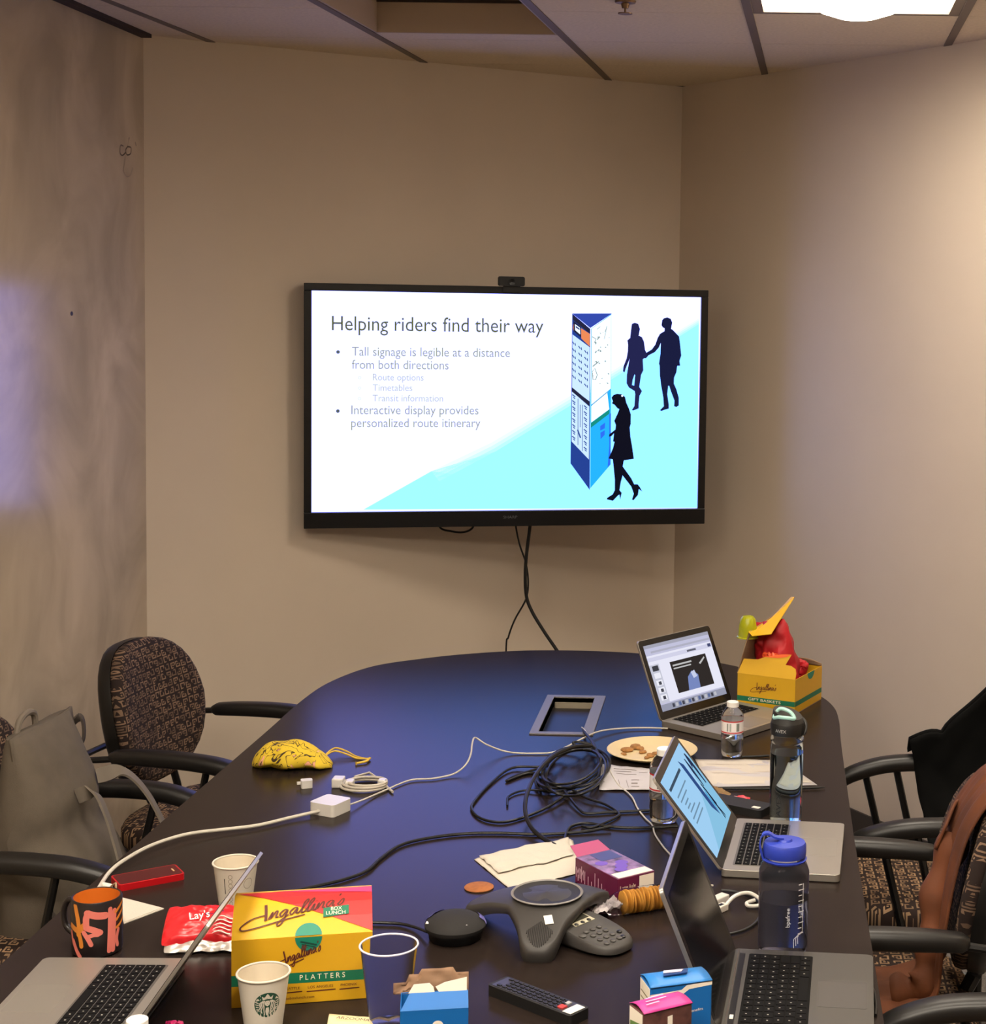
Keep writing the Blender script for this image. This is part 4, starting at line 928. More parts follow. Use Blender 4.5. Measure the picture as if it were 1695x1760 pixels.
for s in (-1, 1):
    for k, (x0, x1, yb) in enumerate(((.0055, .0042, -.0155), (.0082, .0085, -.013), (.0112, .0125, -.010))):
        em.ribbon([(s * (.0035 + k * .0015), .0075), (s * (x0 + .001), .003), (s * x0, -.003), (s * (x1 + .0012), -.008), (s * x1, yb)], .0015, 0, 4)
    for k in range(4): em.ribbon([(s * .0135, .004 - k * .0035), (s * (.0190 - .0005 * k), .006 - k * .0042)], .0014, 0, 3)
    em.poly([(s * .0115, .0085), (s * .0185, .0075), (s * .014, .012)][::s])
em.poly([(-.0022, -.004), (.0022, -.004), (.003, -.010), (.0015, -.017), (-.0015, -.017), (-.003, -.010)])
wrap(t, 'emblem_figure', paper_w, em, f, a0, zc, .0009)
em = MB(); em.ribbon([(-.0018, .0042), (-.0006, .0042)], .0005, 0, 1); em.ribbon([(.0006, .0042), (.0018, .0042)], .0005, 0, 1); em.ribbon([(-.001, .0012), (.001, .0012)], .0005, 0, 1)
wrap(t, 'emblem_face_lines', logo_g, em, f, a0, zc, .0012)
# ---- mug
c_ = T(167, 1634); face = math.atan2(-c_.y, -c_.x)
t = thing('mug', c_, 0, 'black mug with orange inside and pink and orange leaf shapes', 'mug')
rm, hm = .0425, .100
MB().lathe([(0, 0), (rm - .006, 0), (rm - .001, .004), (rm, .010), (rm, hm - .003), (rm - .0015, hm), (rm - .004, hm - .001)], 48).build('body', mat('mug_black', (30, 24, 24), .35), t)
MB().lathe([(rm - .004, hm - .001), (rm - .0045, .01), (rm - .01, .006), (0, .006)], 48).build('inside', mat('mug_orange', (196, 104, 32), .35), t)
pink = mat('mug_pink', (206, 112, 100), .4); ora = mat('mug_ochre', (198, 122, 44), .4)
hd = face - 2.3
mb = MB(); e1, e2 = Vector((math.cos(hd), math.sin(hd), 0)), Vector((0, 0, 1))
mb.tube(spline([e1 * (rm - .003) + e2 * .080, e1 * (rm + .018) + e2 * .083, e1 * (rm + .030) + e2 * .062, e1 * (rm + .026) + e2 * .036, e1 * (rm + .006) + e2 * .022, e1 * (rm - .003) + e2 * .020], 6), .0055, 10); mb.build('handle', MATS['mug_black'], t)
def mug_map(x, y, x0=815., x1=1385., y0=720., y1=1275.):      # enlargement pixel -> angle, height
    u = (x - (x0 + x1) / 2) / ((x1 - x0) / 2); u = max(-.99, min(.99, u)); z = hm * (1 - (y - y0 + 25 * math.sqrt(1 - u * u) - 20) / (y1 - y0) * .98) ; return (math.asin(u) * rm, z)
ff = lambda a, z, l=.0005: Vector(((rm + l) * math.cos(a), (rm + l) * math.sin(a), z))
def mugdecal(name, m, strokes, lift):
    m2 = MB()
    for pts, w_ in strokes:
        m2.ribbon([mug_map(*p) for p in pts], w_, 0, 6)
        for p in (pts[0], pts[-1]):
            q = mug_map(*p); m2.poly([(q[0] + w_ / 2 * math.cos(k * .628), q[1] + w_ / 2 * math.sin(k * .628)) for k in range(10)])
    mb = MB(); mb.add([ff(face + v.x / rm, max(.004, min(hm - .004, v.y)), lift) for v in m2.v], m2.f); mb.build(name, m, t, smooth=False)
mugdecal('ochre_leaf', ora, [([(870, 760), (890, 860), (905, 960), (900, 1040)], .009), ([(830, 980), (900, 1000), (960, 940)], .010), ([(905, 1020), (925, 1100), (930, 1150)], .008)], .0005)
mugdecal('pink_leaf', pink, [([(985, 960), (985, 870), (1010, 810)], .011), ([(1000, 815), (1100, 840), (1190, 850)], .0125), ([(990, 960), (1060, 980), (1130, 1010)], .011), ([(1000, 1050), (1060, 1030), (1110, 1030)], .007), ([(960, 1010), (1010, 1080), (1035, 1125)], .008), ([(850, 1120), (880, 1200), (915, 1255)], .008), ([(832, 1040), (840, 1110), (860, 1170)], .006)], .0008)
mugdecal('pink_bar', pink, [([(1245, 800), (1240, 1000), (1230, 1215)], .008), ([(1290, 830), (1280, 1000), (1270, 1215)], .009), ([(1330, 1040), (1310, 1120), (1320, 1190)], .007)], .0006)
mugdecal('ochre_leaf', ora, [([(1300, 850), (1340, 820), (1372, 790)], .005), ([(1310, 930), (1350, 890), (1375, 860)], .005), ([(1310, 1010), (1350, 990), (1375, 960)], .005)], .0010)
# ---- bottles
def glassy(name, c, ior=1.2, rough=.03, tr=1.):
    m = mat(name, c, rough, trans=tr, ior=ior, spec=.5); return m
pet = glassy('clear_plastic', (238, 240, 242), 1.18); water = glassy('water', (236, 242, 246), 1.30)
def bottle(loc, label, s=1., rz=0.):
    t = thing('water_bottle', loc, rz, label, 'bottle', 'small plastic water bottles')
    P = [(0, .004), (.018, .001), (.024, .002), (.0275, .010), (.027, .022), (.0285, .030), (.027, .040), (.0285, .048), (.028, .058), (.0275, .062), (.0275, .094), (.0285, .100), (.027, .108), (.020, .120), (.013, .127), (.0125, .131)]
    P = [(r * s, z * s) for r, z in P]
    MB().lathe(P, 36).build('body', pet, t)
    MB().lathe([(0, .005 * s)] + [(max(0, r - .0012 * s), z + .001) for r, z in P[1:8]] + [(0, P[7][1] + .001)], 36).build('water', water, t)
    MB().lathe([(.0128 * s, .126 * s), (.0150 * s, .1265 * s), (.0150 * s, .138 * s), (.0140 * s, .139 * s), (0, .1395 * s)], 28).build('cap', mat('cap_white', (226, 224, 220), .4), t)
    MB().lathe([(.0279 * s, .062 * s), (.0279 * s, .094 * s)], 36).build('label', mat('label_white', (222, 220, 222), .5), t)
    for z in (.0635, .0915): MB().lathe([(.0281 * s, z * s), (.0281 * s, (z + .003) * s)], 36).build('red_stripe', mat('label_red', (178, 36, 44), .5), t)
    fc = math.atan2(-loc.y, -loc.x) - rz
    for k, da in enumerate((-.30, .10, .52)):
        m2 = MB(); w_ = (.0055, .0085, .004)[k]; m2.poly([(-w_, -.010), (w_, -.010), (w_, .010), (-w_, .010)])
        mb = MB(); mb.add([Vector(((.0283 * s) * math.cos(fc + da + v.x / .028), (.0283 * s) * math.sin(fc + da + v.x / .028), .0785 * s + v.y * s)) for v in m2.v], m2.f); mb.build('label_print', mat('label_grey', (120, 126, 122), .5) if k != 1 else mat('label_pale', (186, 196, 190), .5), t, smooth=False)
    return t
bottle(T(1258, 1299), 'small water bottle standing in front of the far laptop')
bottle(T(1141, 1411), 'water bottle half hidden behind the right laptop lid', 1.18, .5)
bottle(Vector((-.925, 2.46, TABLE_Z)) if 0 else T(237, 1915), 'water bottle at the bottom edge in front of the left laptop', 1.0)
# ---- grey sports bottle
c_ = T(1350, 1411)
t = thing('sports_bottle', c_, 0, 'tall clear grey sports bottle with a dark flip lid', 'bottle')
gcl = glassy('tritan_clear', (224, 234, 236), 1.10, .04)
MB().lathe([(0, .003), (.030, 0), (.034, .003), (.0355, .012), (.0365, .08), (.037, .14), (.0365, .172), (.0345, .178), (.0365, .182), (.0375, .186), (.036, .192), (.034, .198)], 40).build('body', gcl, t)
MB().lathe([(0, .005), (.031, .004), (.0335, .012), (.0345, .08), (.035, .155), (0, .155)], 40).build('water', glassy('water_tint', (224, 236, 240), 1.18), t)
lid_d = mat('lid_charcoal', (44, 43, 42), .45)
MB().lathe([(.0345, .197), (.037, .198), (.0375, .222), (.0365, .224)], 40).build('collar', mat('lid_black', (24, 23, 23), .4), t)
mb = MB(); mb.loft([[((.036 - .004 * k) * math.cos(a), (.036 - .004 * k) * math.sin(a), .224 + .02 * k + (.010 * math.cos(a - 2.6)) * k) for a in [2 * math.pi * i / 36 for i in range(36)]] for k in (0, .5, 1)]); mb.build('lid', lid_d, t)
fc = math.atan2(-c_.y, -c_.x)
mb = MB(); mb.tube(spline([(-.030, -.012, .236), (-.020, -.026, .240), (-.002, -.031, .240), (.014, -.027, .238), (.004, -.016, .250), (-.018, -.008, .254)], 6, True), .0042, 8, True); mb.build('latch', mat('mint_plastic', (160, 204, 196), .4), t)
mb = MB(); mb.tube(spline([(.030, .012, .232), (.040, .006, .222), (.041, .0, .206), (.036, -.002, .196)], 6), .0035, 8); mb.build('carry_loop', lid_d, t)
def band_text(t, name, m, body, r, a0, z0, size, w, vert=False):
    m2 = MB(); m2.text(body, size, 0, 0, w=w); mb = MB()
    for_v = [(Vector((-v.y, v.x)) if vert else v) for v in m2.v]
    mb.add([Vector((r * math.cos(a0 + v.x / r), r * math.sin(a0 + v.x / r), z0 + v.y)) for v in for_v], m2.f); return mb.build(name, m, t, smooth=False)
band_text(t, 'lettering', mat('print_silver', (170, 168, 164), .4), 'AVEX', .0378, fc - .75, .207, .010, .026)
band_text(t, 'lettering', mat('print_black', (20, 22, 24), .5), 'AVEX', .0375, fc - .30, .020, .016, .052, True)
# ---- blue-lidded bottle
c_ = T(1345, 1636)
t = thing('wide_mouth_bottle', c_, 0, 'dark translucent bottle with a blue screw lid and white scale marks', 'bottle')
smoke = glassy('smoke_plastic', (182, 184, 202), 1.08, .05, .97)
MB().lathe([(0, .004), (.034, 0), (.041, .004), (.0445, .014), (.0445, .125), (.0450, .14), (.0445, .150), (.040, .163), (.034, .168), (.0335, .172)], 44).build('body', smoke, t)
MB().lathe([(0, .006), (.036, .005), (.0425, .015), (.0425, .10), (0, .10)], 44).build('water', glassy('water_dark', (176, 182, 204), 1.15), t)
blu = mat('lid_blue', (44, 62, 168), .4)
MB().lathe([(.0335, .176), (.0375, .177), (.0385, .183), (.0380, .197), (.036, .201), (.014, .203), (.012, .2065), (0, .207)], 40).build('lid', blu, t)
MB().lathe([(.0335, .168), (.0385, .169), (.0400, .172), (.0335, .1735)], 40).build('neck_ring', blu, t)
fc = math.atan2(-c_.y, -c_.x); ex = Vector((math.cos(fc), math.sin(fc), 0)); ey = Vector((-ex.y, ex.x, 0))     # ey points to the picture's right
def sv(a, b, z): return ex * a + ey * b + Vector((0, 0, z))
P = spline([sv(0, -.002, .207), sv(.004, -.016, .210), sv(.004, -.030, .217), sv(.004, -.041, .212), sv(.006, -.044, .196), sv(.006, -.040, .180), sv(.006, -.037, .171)], 6)
mb = MB(); mb.loft([[p + ex * .007 * sx + Vector((0, 0, .0018 * sz)) + ey * (.0012 * sz if abs(p.z - .19) < .02 else 0) for sx, sz in ((-1, -1), (1, -1), (1, 1), (-1, 1))] for p in P]); mb.build('tether', blu, t, recalc=True)
wm = mat('scale_white', (214, 214, 214), .5)
for k in range(10):
    m2 = MB(); m2.ribbon([(0, 0), (.008 if k % 2 else .013, 0)], .0016, 0, 2); mb = MB(); mb.add([Vector((.0452 * math.cos(fc + .62 + v.x / .045), .0452 * math.sin(fc + .62 + v.x / .045), .048 + k * .0098 + v.y)) for v in m2.v], m2.f); mb.build('scale_mark', wm, t, smooth=False)
m2 = MB(); m2.ribbon([(0, 0), (0, .09)], .0014, 0, 2); mb = MB(); mb.add([Vector((.0452 * math.cos(fc + .86 + v.x / .045), .0452 * math.sin(fc + .86 + v.x / .045), .047 + v.y)) for v in m2.v], m2.f); mb.build('scale_line', wm, t, smooth=False)
for k in range(3):
    m2 = MB(); m2.ribbon([(0, 0), (0, .016), (.010, .020)], .0012, 0, 3); mb = MB(); mb.add([Vector((.0452 * math.cos(fc + .45 + k * .09 + v.x / .045), .0452 * math.sin(fc + .45 + k * .09 + v.x / .045), .024 + k * .003 + v.y)) for v in m2.v], m2.f); mb.build('emblem_line', wm, t, smooth=False)
band_text(t, 'lettering', wm, 'bpafree', .0452, fc + .26, .062, .0105, .034, True)
# ---- clear cup
c_ = T(668, 1757)
t = thing('clear_cup', c_, 0, 'clear plastic drinking cup between the lunch carton and blue carton', 'cup')
MB().lathe([(0, .003), (.028, .002), (.029, 0), (.0305, .012), (.0315, .014), (.0450, .126)], 44).build('wall', glassy('cup_clear', (240, 240, 244), 1.06, .02), t)
mb = MB(); mb.tube([(.0455 * math.cos(a), .0455 * math.sin(a), .127) for a in [2 * math.pi * k / 44 for k in range(44)]], .0016, 8, closed=True); mb.build('rim', mat('rim_clear', (224, 222, 236), .2, alpha=.8), t)
# ------------------------------------------------------------------ conference phone
cc = Vector((-.338, 3.035, TABLE_Z))
ph_m = mat('phone_charcoal', (48, 45, 43), .5, bump=(900, .1, .0005)); ph_dk = mat('phone_mesh', (30, 28, 29), .6, bump=(1400, .4, .0006))
t = thing('conference_phone', cc, 0, 'three-legged black conference phone in the middle of the table', 'conference phone')
tips = [T(925, 1650) - cc, T(803, 1577) - cc, T(1062, 1545) - cc]
dirs = [math.atan2(v.y, v.x) for v in tips]; lens_ = [Vector((v.x, v.y)).length for v in tips]
lens_ = [min(l, .185) for l in lens_]; lens_[0] = .165; lens_[2] = .15
def outline(a):
    best = .078
    for d, l in zip(dirs, lens_):
        k = abs((a - d + math.pi) % (2 * math.pi) - math.pi)
        if k > 1.4: continue
        r = .078
        while r < l and r * math.sin(k) <= .027 + .052 * math.exp(-(r - .07) / .034): r += .001
        best = max(best, min(r, l * (1 - .35 * k * k)))
    return best
N = 180; raw = [outline(2 * math.pi * i / N) for i in range(N)]
for _ in range(5): raw = [(raw[i - 1] + 2 * raw[i] + raw[(i + 1) % N]) / 4 for i in range(N)]
def zt(r, R_): return .063 * (1 - (r / .195) ** 2.0) + .006
def zb(r): return max(.0, zt(r, 0) - .014 - .020 * max(0, (r - .07) / .1))
mb = MB(); rings = []
for s in (.0, .35, .5, .62, .74, .84, .92, .97): rings.append([Vector((max(.060, 0) * 0 + s * raw[i] * math.cos(2 * math.pi * i / N), s * raw[i] * math.sin(2 * math.pi * i / N), zt(s * raw[i], 0))) for i in range(N)])
rings.append([Vector((raw[i] * math.cos(2 * math.pi * i / N), raw[i] * math.sin(2 * math.pi * i / N), (zt(raw[i], 0) * .6 + zb(raw[i]) * .4))) for i in range(N)])
for s in (.97, .6, .0): rings.append([Vector((s * raw[i] * math.cos(2 * math.pi * i / N), s * raw[i] * math.sin(2 * math.pi * i / N), zb(s * raw[i]))) for i in range(N)])
mb.loft(rings, cap=False); mb.build('body', ph_m, t, recalc=True, angle=70)
MB().lathe([(.064, .0655), (.066, .068), (.0635, .0695), (.061, .0675)], 48).build('speaker_ring', mat('ring_grey', (120, 116, 114), .4), t)
MB().lathe([(.0615, .0675), (.05, .0655), (.03, .0662), (.012, .0675), (0, .068)], 48).build('speaker_grille', ph_dk, t)
# ribs on the front foot, and on the left one
for d, l in ((dirs[0], lens_[0]),):
    for k in range(-7, 8):
        off_ = k * .0032; r0_ = l * (.62 + .018 * abs(k)); r1_ = l * .965 - .0006 * k * k
        p = [Vector((r * math.cos(d) - off_ * math.sin(d), r * math.sin(d) + off_ * math.cos(d), zt(math.hypot(r, off_), 0) + .0004)) for r in (r0_, (r0_ + r1_) / 2, r1_)]
        MB().tube(p, .0009, 5).build('rib', black_matt, t)
p = T(943, 1589, .045) - cc
def on_body(x, y): return zt(math.hypot(x, y), 0)
mb = MB(); u_ = Vector((.9, .25, 0)); v_ = Vector((-.25, .9, 0))
mb.add([Vector((p.x, p.y, 0)) + u_ * a * .008 + v_ * b * .012 + Vector((0, 0, on_body(p.x + u_.x * a * .008 + v_.x * b * .012, p.y + u_.y * a * .008 + v_.y * b * .012) + .0012)) for a, b in ((-1, -1), (1, -1), (1, 1), (-1, 1))], [(0, 1, 2, 3)]); mb.build('sticker', white_p, t, smooth=False, solid=.0006)
# keypad console
k0 = T(1018, 1603, .02) - cc
ka = math.atan2(k0.y, k0.x)
con = thing_part('console', t); con.matrix_local = Matrix.Translation((k0.x, k0.y, .0)) @ Matrix.Rotation(R(-38), 4, 'Z')
def sup(w_, h_, p_, z, n=40, tilt=0.): return [(w_ * math.copysign(abs(math.cos(a)) ** (2 / p_), math.cos(a)), h_ * math.copysign(abs(math.sin(a)) ** (2 / p_), math.sin(a)), z + tilt * (w_ * math.copysign(abs(math.cos(a)) ** (2 / p_), math.cos(a)))) for a in [2 * math.pi * i / n for i in range(n)]]
TL = -.16
mb = MB(); mb.loft([sup(.074, .046, 2.6, .0045 + .0, tilt=0), sup(.080, .051, 2.6, .010, tilt=-.05), sup(.079, .050, 2.6, .026, tilt=TL), sup(.075, .047, 2.6, .0295, tilt=TL)]); mb.build('console_body', ph_m, con, recalc=True)
zc_ = lambda x: .0297 + TL * x
mb = MB(); mb.xf = frame((0, 0, .0298), (1, 0, TL), (0, 1, 0)); mb.prism([(-.060, -.022), (-.018, -.024), (-.018, .026), (-.056, .024)], 0, .001); mb.build('display_frame', mat('display_beige', (170, 164, 142), .4), con, smooth=False)
mb = MB(); mb.xf = frame((0, 0, .031), (1, 0, TL), (0, 1, 0)); mb.prism([(-.056, -.018), (-.030, -.020), (-.030, .022), (-.053, .020)], 0, .0006); mb.build('display', mat('lcd_dark', (58, 58, 50), .25), con, smooth=False)
bp_ = None
def button(x, y, r, m=black):
    mb = MB(); mb.xf = frame((x, y, zc_(x)), (1, 0, TL), (0, 1, 0)); mb.lathe([(r, 0), (r, .0018), (r * .7, .0026), (0, .0026)], 14); return mb.build('button', m, con)
kbm = mat('button_grey', (62, 59, 57), .45)
for i in range(4):
    for j in range(3): button(.006 + i * .0165, -.022 + j * .0165, .0054, kbm)
for j in range(3): button(-.022, -.018 + j * .016, .0042)
for j in range(2): button(-.050 + j * .016, -.033, .0050)
button(.012, -.038, .0070, kbm)
for i in range(2): button(.040 + i * .016, .028 - i * .008, .0050)
# external microphone pod
c_ = T(781, 1640); c_ = (T(727, 1612) + T(838, 1612)) / 2; c_.z = TABLE_Z
t = thing('microphone_pod', c_, 0, 'round black table microphone with painted lilac reflections left of the phone', 'microphone')
MB().lathe([(0, 0), (.044, 0), (.047, .003), (.048, .012), (.052, .018)], 44).build('base', black, t)
MB().lathe([(.052, .018), (.0545, .022), (.0550, .026), (.051, .032), (.038, .040), (.018, .0445), (0, .0455)], 44).build('dome', mat('pod_cloth', (26, 24, 24), .8, bump=(1200, .5, .0006)), t)
for a_ in (25, 150):
    MB().lathe([(.0558, .026), (.0525, .0325), (.043, .0395)], 8, a0=a_ - 24, a1=a_ + 24).build('side_reflection', mat('lilac_reflection', (112, 108, 176), .25), t)  # television reflection on the glossy ring, put in as lilac colour
MB().box(-.050, -.040, -.020, -.010, .0325, .0335).build('label', white_p, t, smooth=False)
mb = MB(); mb.lathe([(.0015, .0375), (0, .0385)], 8, (.026, -.034)); mb.build('indicator', mat('led_white', (230, 230, 230), .3), t)
# remote control
r0_, r1_ = T(856, 1703), T(995, 1757); d_ = r1_ - r0_
t = thing('remote_control', r0_, math.atan2(d_.y, d_.x), 'long black remote control lying near the bottom edge', 'remote control')
MB().prism(rrect(.19, .046, .006, cx=.093, cy=0), .0, .018).build('body', black_matt, t, bevel=.003)
MB().box(.004, .178, -.019, .019, .018, .0186).build('face_plate', mat('remote_face', (54, 54, 66), .35), t, smooth=False)
rb_ = mat('remote_button', (20, 20, 22), .4); b1 = None
for i in range(12):
    for j in range(4):
        if i == 0 and j in (1, 2): continue
        if b1 is None: b1 = MB().box(-.0042, .0042, -.0030, .0030, 0, .0022).build('button', rb_, t, smooth=False, bevel=.0008); o = b1
        else: o = share(b1, 'button', (0, 0, 0), t)
        o.location = (.018 + i * .0118, -.0138 + j * .0092, .0186)
MB().box(.150, .162, -.014, -.002, .0186, .0212).build('red_button', mat('red_rubber', (176, 56, 50), .5), t, smooth=False); MB().box(.150, .158, .004, .013, .0186, .0212).build('grey_button', mat('grey_rubber', (150, 148, 150), .5), t, smooth=False)
MB().box(.166, .184, -.018, .016, .0186, .0192).build('maker_plate', white_p, t, smooth=False)
# ------------------------------------------------------------------ cables on the table
white_c = mat('cable_white', (186, 180, 168), .45)
def tc(l): return [T(x, y, z) for x, y, z in l]
def tcable(name, l, r, m, label, n=8): return cable(name, tc(l), r, m, label, n=n)
tcable('charger_cable', [(166, 1532, .006), (190, 1497, .010), (222, 1473, .014), (265, 1451, .016), (320, 1434, .014), (380, 1426, .010), (440, 1419, .008), (500, 1405, .008), (552, 1393, .010), (562, 1391, .012)], .0038, white_c, 'thick white charger cable running from the brick to the left table edge')
tcable('charger_lead', [(598, 1384, .012), (618, 1377, .008), (640, 1368, .005), (665, 1357, .004), (705, 1341, .004), (745, 1338, .004), (780, 1330, .006), (800, 1315, .018), (809, 1297, .030), (812, 1277, .042), (817, 1268, .046), (835, 1279, .030), (860, 1289, .012), (885, 1294, .004), (920, 1295, .003), (950, 1293, .004), (975, 1283, .008), (1000, 1270, .012), (1030, 1257, .010), (1070, 1252, .006), (1110, 1251, .005), (1148, 1252, .006)], .0021, white_c, 'thin white charger lead crossing the table to the far laptop')
tcable('white_lead', [(1000, 1250, .0), (1006, 1256, .012), (1013, 1268, .008), (1020, 1281, .004), (1032, 1296, .003), (1038, 1304, .003), (1046, 1320, .0035), (1062, 1347, .0035), (1085, 1368, .0035), (1096, 1389, .003), (1108, 1405, .003), (1121, 1418, .003), (1126, 1434, .003), (1140, 1455, .003), (1158, 1476, .003), (1175, 1505, .003), (1205, 1519, .003), (1226, 1522, .004)], .0018, white_c, 'thin white lead running under the printed sheet to the dongle')
# the tangle of black video cables
def loop(cx, cy, rx, ry, a0, a1, z, n=18, tilt=0.): return [(cx + rx * math.cos(R(a0 + (a1 - a0) * k / n)) + tilt * math.sin(R(a0 + (a1 - a0) * k / n)), cy + ry * math.sin(R(a0 + (a1 - a0) * k / n)), z + .006 * math.sin(k * 1.7)) for k in range(n + 1)]
bc = thing('cable_coil', T(985, 1345), 0, 'tangled coil of black video cables in the table middle', 'cable')
org = T(985, 1345)
def coil(l, r=.0032, m=cb):
    mb = MB(); mb.tube([p - org for p in spline(tc(l), 5)], r, 7); return mb.build('strand', m, bc)
for cx, cy, rx, ry, a0, a1, z, tl in ((985, 1325, 58, 38, 20, 400, .010, -18), (978, 1322, 52, 33, -60, 310, .018, -22), (990, 1328, 50, 40, 100, 470, .024, -12), (982, 1318, 46, 30, 10, 370, .030, -20), (992, 1320, 55, 34, 150, 520, .015, -15)):
    coil(loop(cx, cy, rx, ry, a0, a1, z, tilt=tl))
coil([(1005, 1283, .03), (965, 1288, .030), (935, 1310, .022), (920, 1340, .012), (935, 1360, .006), (985, 1355, .006), (1010, 1340, .01)])
coil([(1000, 1290, .02), (985, 1276, .035), (1015, 1280, .03), (1030, 1300, .015), (1020, 1330, .010), (1000, 1350, .006)])
coil([(975, 1362, .004), (930, 1332, .006), (905, 1330, .004), (872, 1342, .004), (880, 1336, .004), (915, 1324, .006), (950, 1315, .012)])
coil([(930, 1318, .01), (880, 1320, .006), (845, 1345, .004), (815, 1378, .004), (812, 1393, .004), (830, 1408, .004), (865, 1413, .004), (905, 1403, .004), (945, 1385, .006), (978, 1362, .010)])
coil([(985, 1358, .012), (1010, 1372, .008), (1040, 1382, .005), (1062, 1396, .004), (1060, 1404, .004), (1020, 1422, .004), (1000, 1420, .004)])
coil([(970, 1360, .012), (995, 1390, .006), (1010, 1398, .004), (1050, 1396, .004), (1118, 1393, .004)])
coil([(1015, 1345, .012), (1030, 1330, .014), (1028, 1300, .02), (1020, 1278, .024), (1008, 1262, .020), (1003, 1255, .0)], .0036)
coil([(950, 1360, .01), (905, 1358, .005), (875, 1368, .004), (872, 1385, .004)], .0026)
tcable('hdmi_cable', [(1015, 1282, .04), (985, 1284, .05), (950, 1300, .055), (922, 1330, .050), (906, 1365, .040), (903, 1395, .028), (912, 1420, .016), (930, 1438, .009), (956, 1454, .006)], .0048, cb, 'thick black cable arching from the coil down to the napkin')
tcable('video_cable', [(1166, 1420, .010), (1130, 1422, .004), (1090, 1423, .004), (1050, 1421, .004), (1010, 1415, .004), (985, 1419, .004), (975, 1428, .004), (970, 1448, .005), (968, 1456, .004)], .0033, cb, 'black cable running left from the dark laptop lid')
tcable('long_black_cable', [(1050, 1421, .008), (1000, 1430, .004), (930, 1434, .004), (860, 1432, .004), (800, 1433, .004), (740, 1440, .004), (690, 1452, .004), (655, 1475, .004), (630, 1497, .004), (590, 1512, .004), (540, 1524, .004), (490, 1536, .004), (455, 1550, .004), (445, 1568, .004)], .0034, cb, 'long black cable winding left towards the lunch carton')
tcable('microphone_cable', [(735, 1602, .012), (715, 1594, .006), (690, 1588, .004), (660, 1586, .004), (630, 1586, .004), (600, 1590, .004), (560, 1600, .004)], .0028, cb, 'black cable from the microphone running behind the lunch carton')
tcable('loop_cable', [(1240, 1530, .006), (1270, 1534, .004), (1298, 1545, .004), (1308, 1563, .004), (1300, 1585, .004), (1275, 1600, .004), (1240, 1607, .004), (1205, 1607, .004), (1175, 1600, .004), (1165, 1580, .004), (1175, 1550, .004)], .0027, cb, 'black cable looping round beside the dark grey laptop')
tcable('power_lead', [(1460, 1681, .018), (1480, 1682, .012), (1493, 1690, .005), (1502, 1703, .003), (1506, 1725, .003), (1505, 1745, .003)], .0026, cb, 'short black power lead at the corner of the dark grey laptop', n=6)
# ------------------------------------------------------------------ charger brick, coiled cord, adapter
b0, b1, b2 = T(536, 1396), T(572, 1404), T(608, 1388)
ex = (b2 - b1); yaw = math.atan2(ex.y, ex.x)
t = thing('charger_brick', Vector((b1.x, b1.y, TABLE_Z)), yaw, 'white laptop charger brick in the table middle left', 'charger')
MB().prism(rrect(.066, .066, .008, cx=.027, cy=.027), .0, .027).build('body', mat('brick_white', (196, 192, 186), .3), t, bevel=.003, seg=3)
MB().prism(rrect(.020, .012, .003, cx=.068, cy=.030), .004, .020).build('cord_wing', MATS['brick_white'], t, bevel=.001)
o_ = T(625, 1353)
t = thing('coiled_cord', o_, 0, 'coil of white charger extension cord with its plug behind the brick', 'cord')
for k, (r1, r2, z) in enumerate(((.052, .044, .004), (.050, .042, .010), (.046, .038, .007), (.044, .036, .014))):
    mb = MB(); mb.tube([(r1 * math.cos(a) + .003 * k, r2 * math.sin(a), z) for a in [2 * math.pi * i / 36 for i in range(36)]], .0032, 8, True); mb.build('turn', mat('cord_grey', (176, 168, 156), .5), t)
mb = MB(); mb.tube([Vector(p) - o_ for p in tc([(610, 1335, .012), (635, 1328, .010), (652, 1340, .006), (668, 1355, .004), (675, 1361, .004)])], .003, 8); mb.build('tail', MATS['cord_grey'], t)
MB().box(-.072, -.046, -.014, .018, .0, .022).build('plug', MATS['brick_white'], t, smooth=False, bevel=.003)
MB().box(.034, .052, -.010, .012, .0, .020).build('connector', MATS['brick_white'], t, smooth=False, bevel=.003)
MB().box(-.040, -.022, -.018, .008, .0, .018).build('clip', MATS['brick_white'], t, smooth=False, bevel=.003)
o_ = T(527, 1353)
t = thing('plug_adapter', o_, R(20), 'tiny white plug adapter beside the yellow pouch', 'adapter')
MB().prism(rrect(.026, .022, .005), .0, .018).build('body', MATS['brick_white'], t, bevel=.002)
MB().box(-.022, -.012, -.004, .004, .008, .014).build('tongue', MATS['brick_white'], t, smooth=False, bevel=.001)
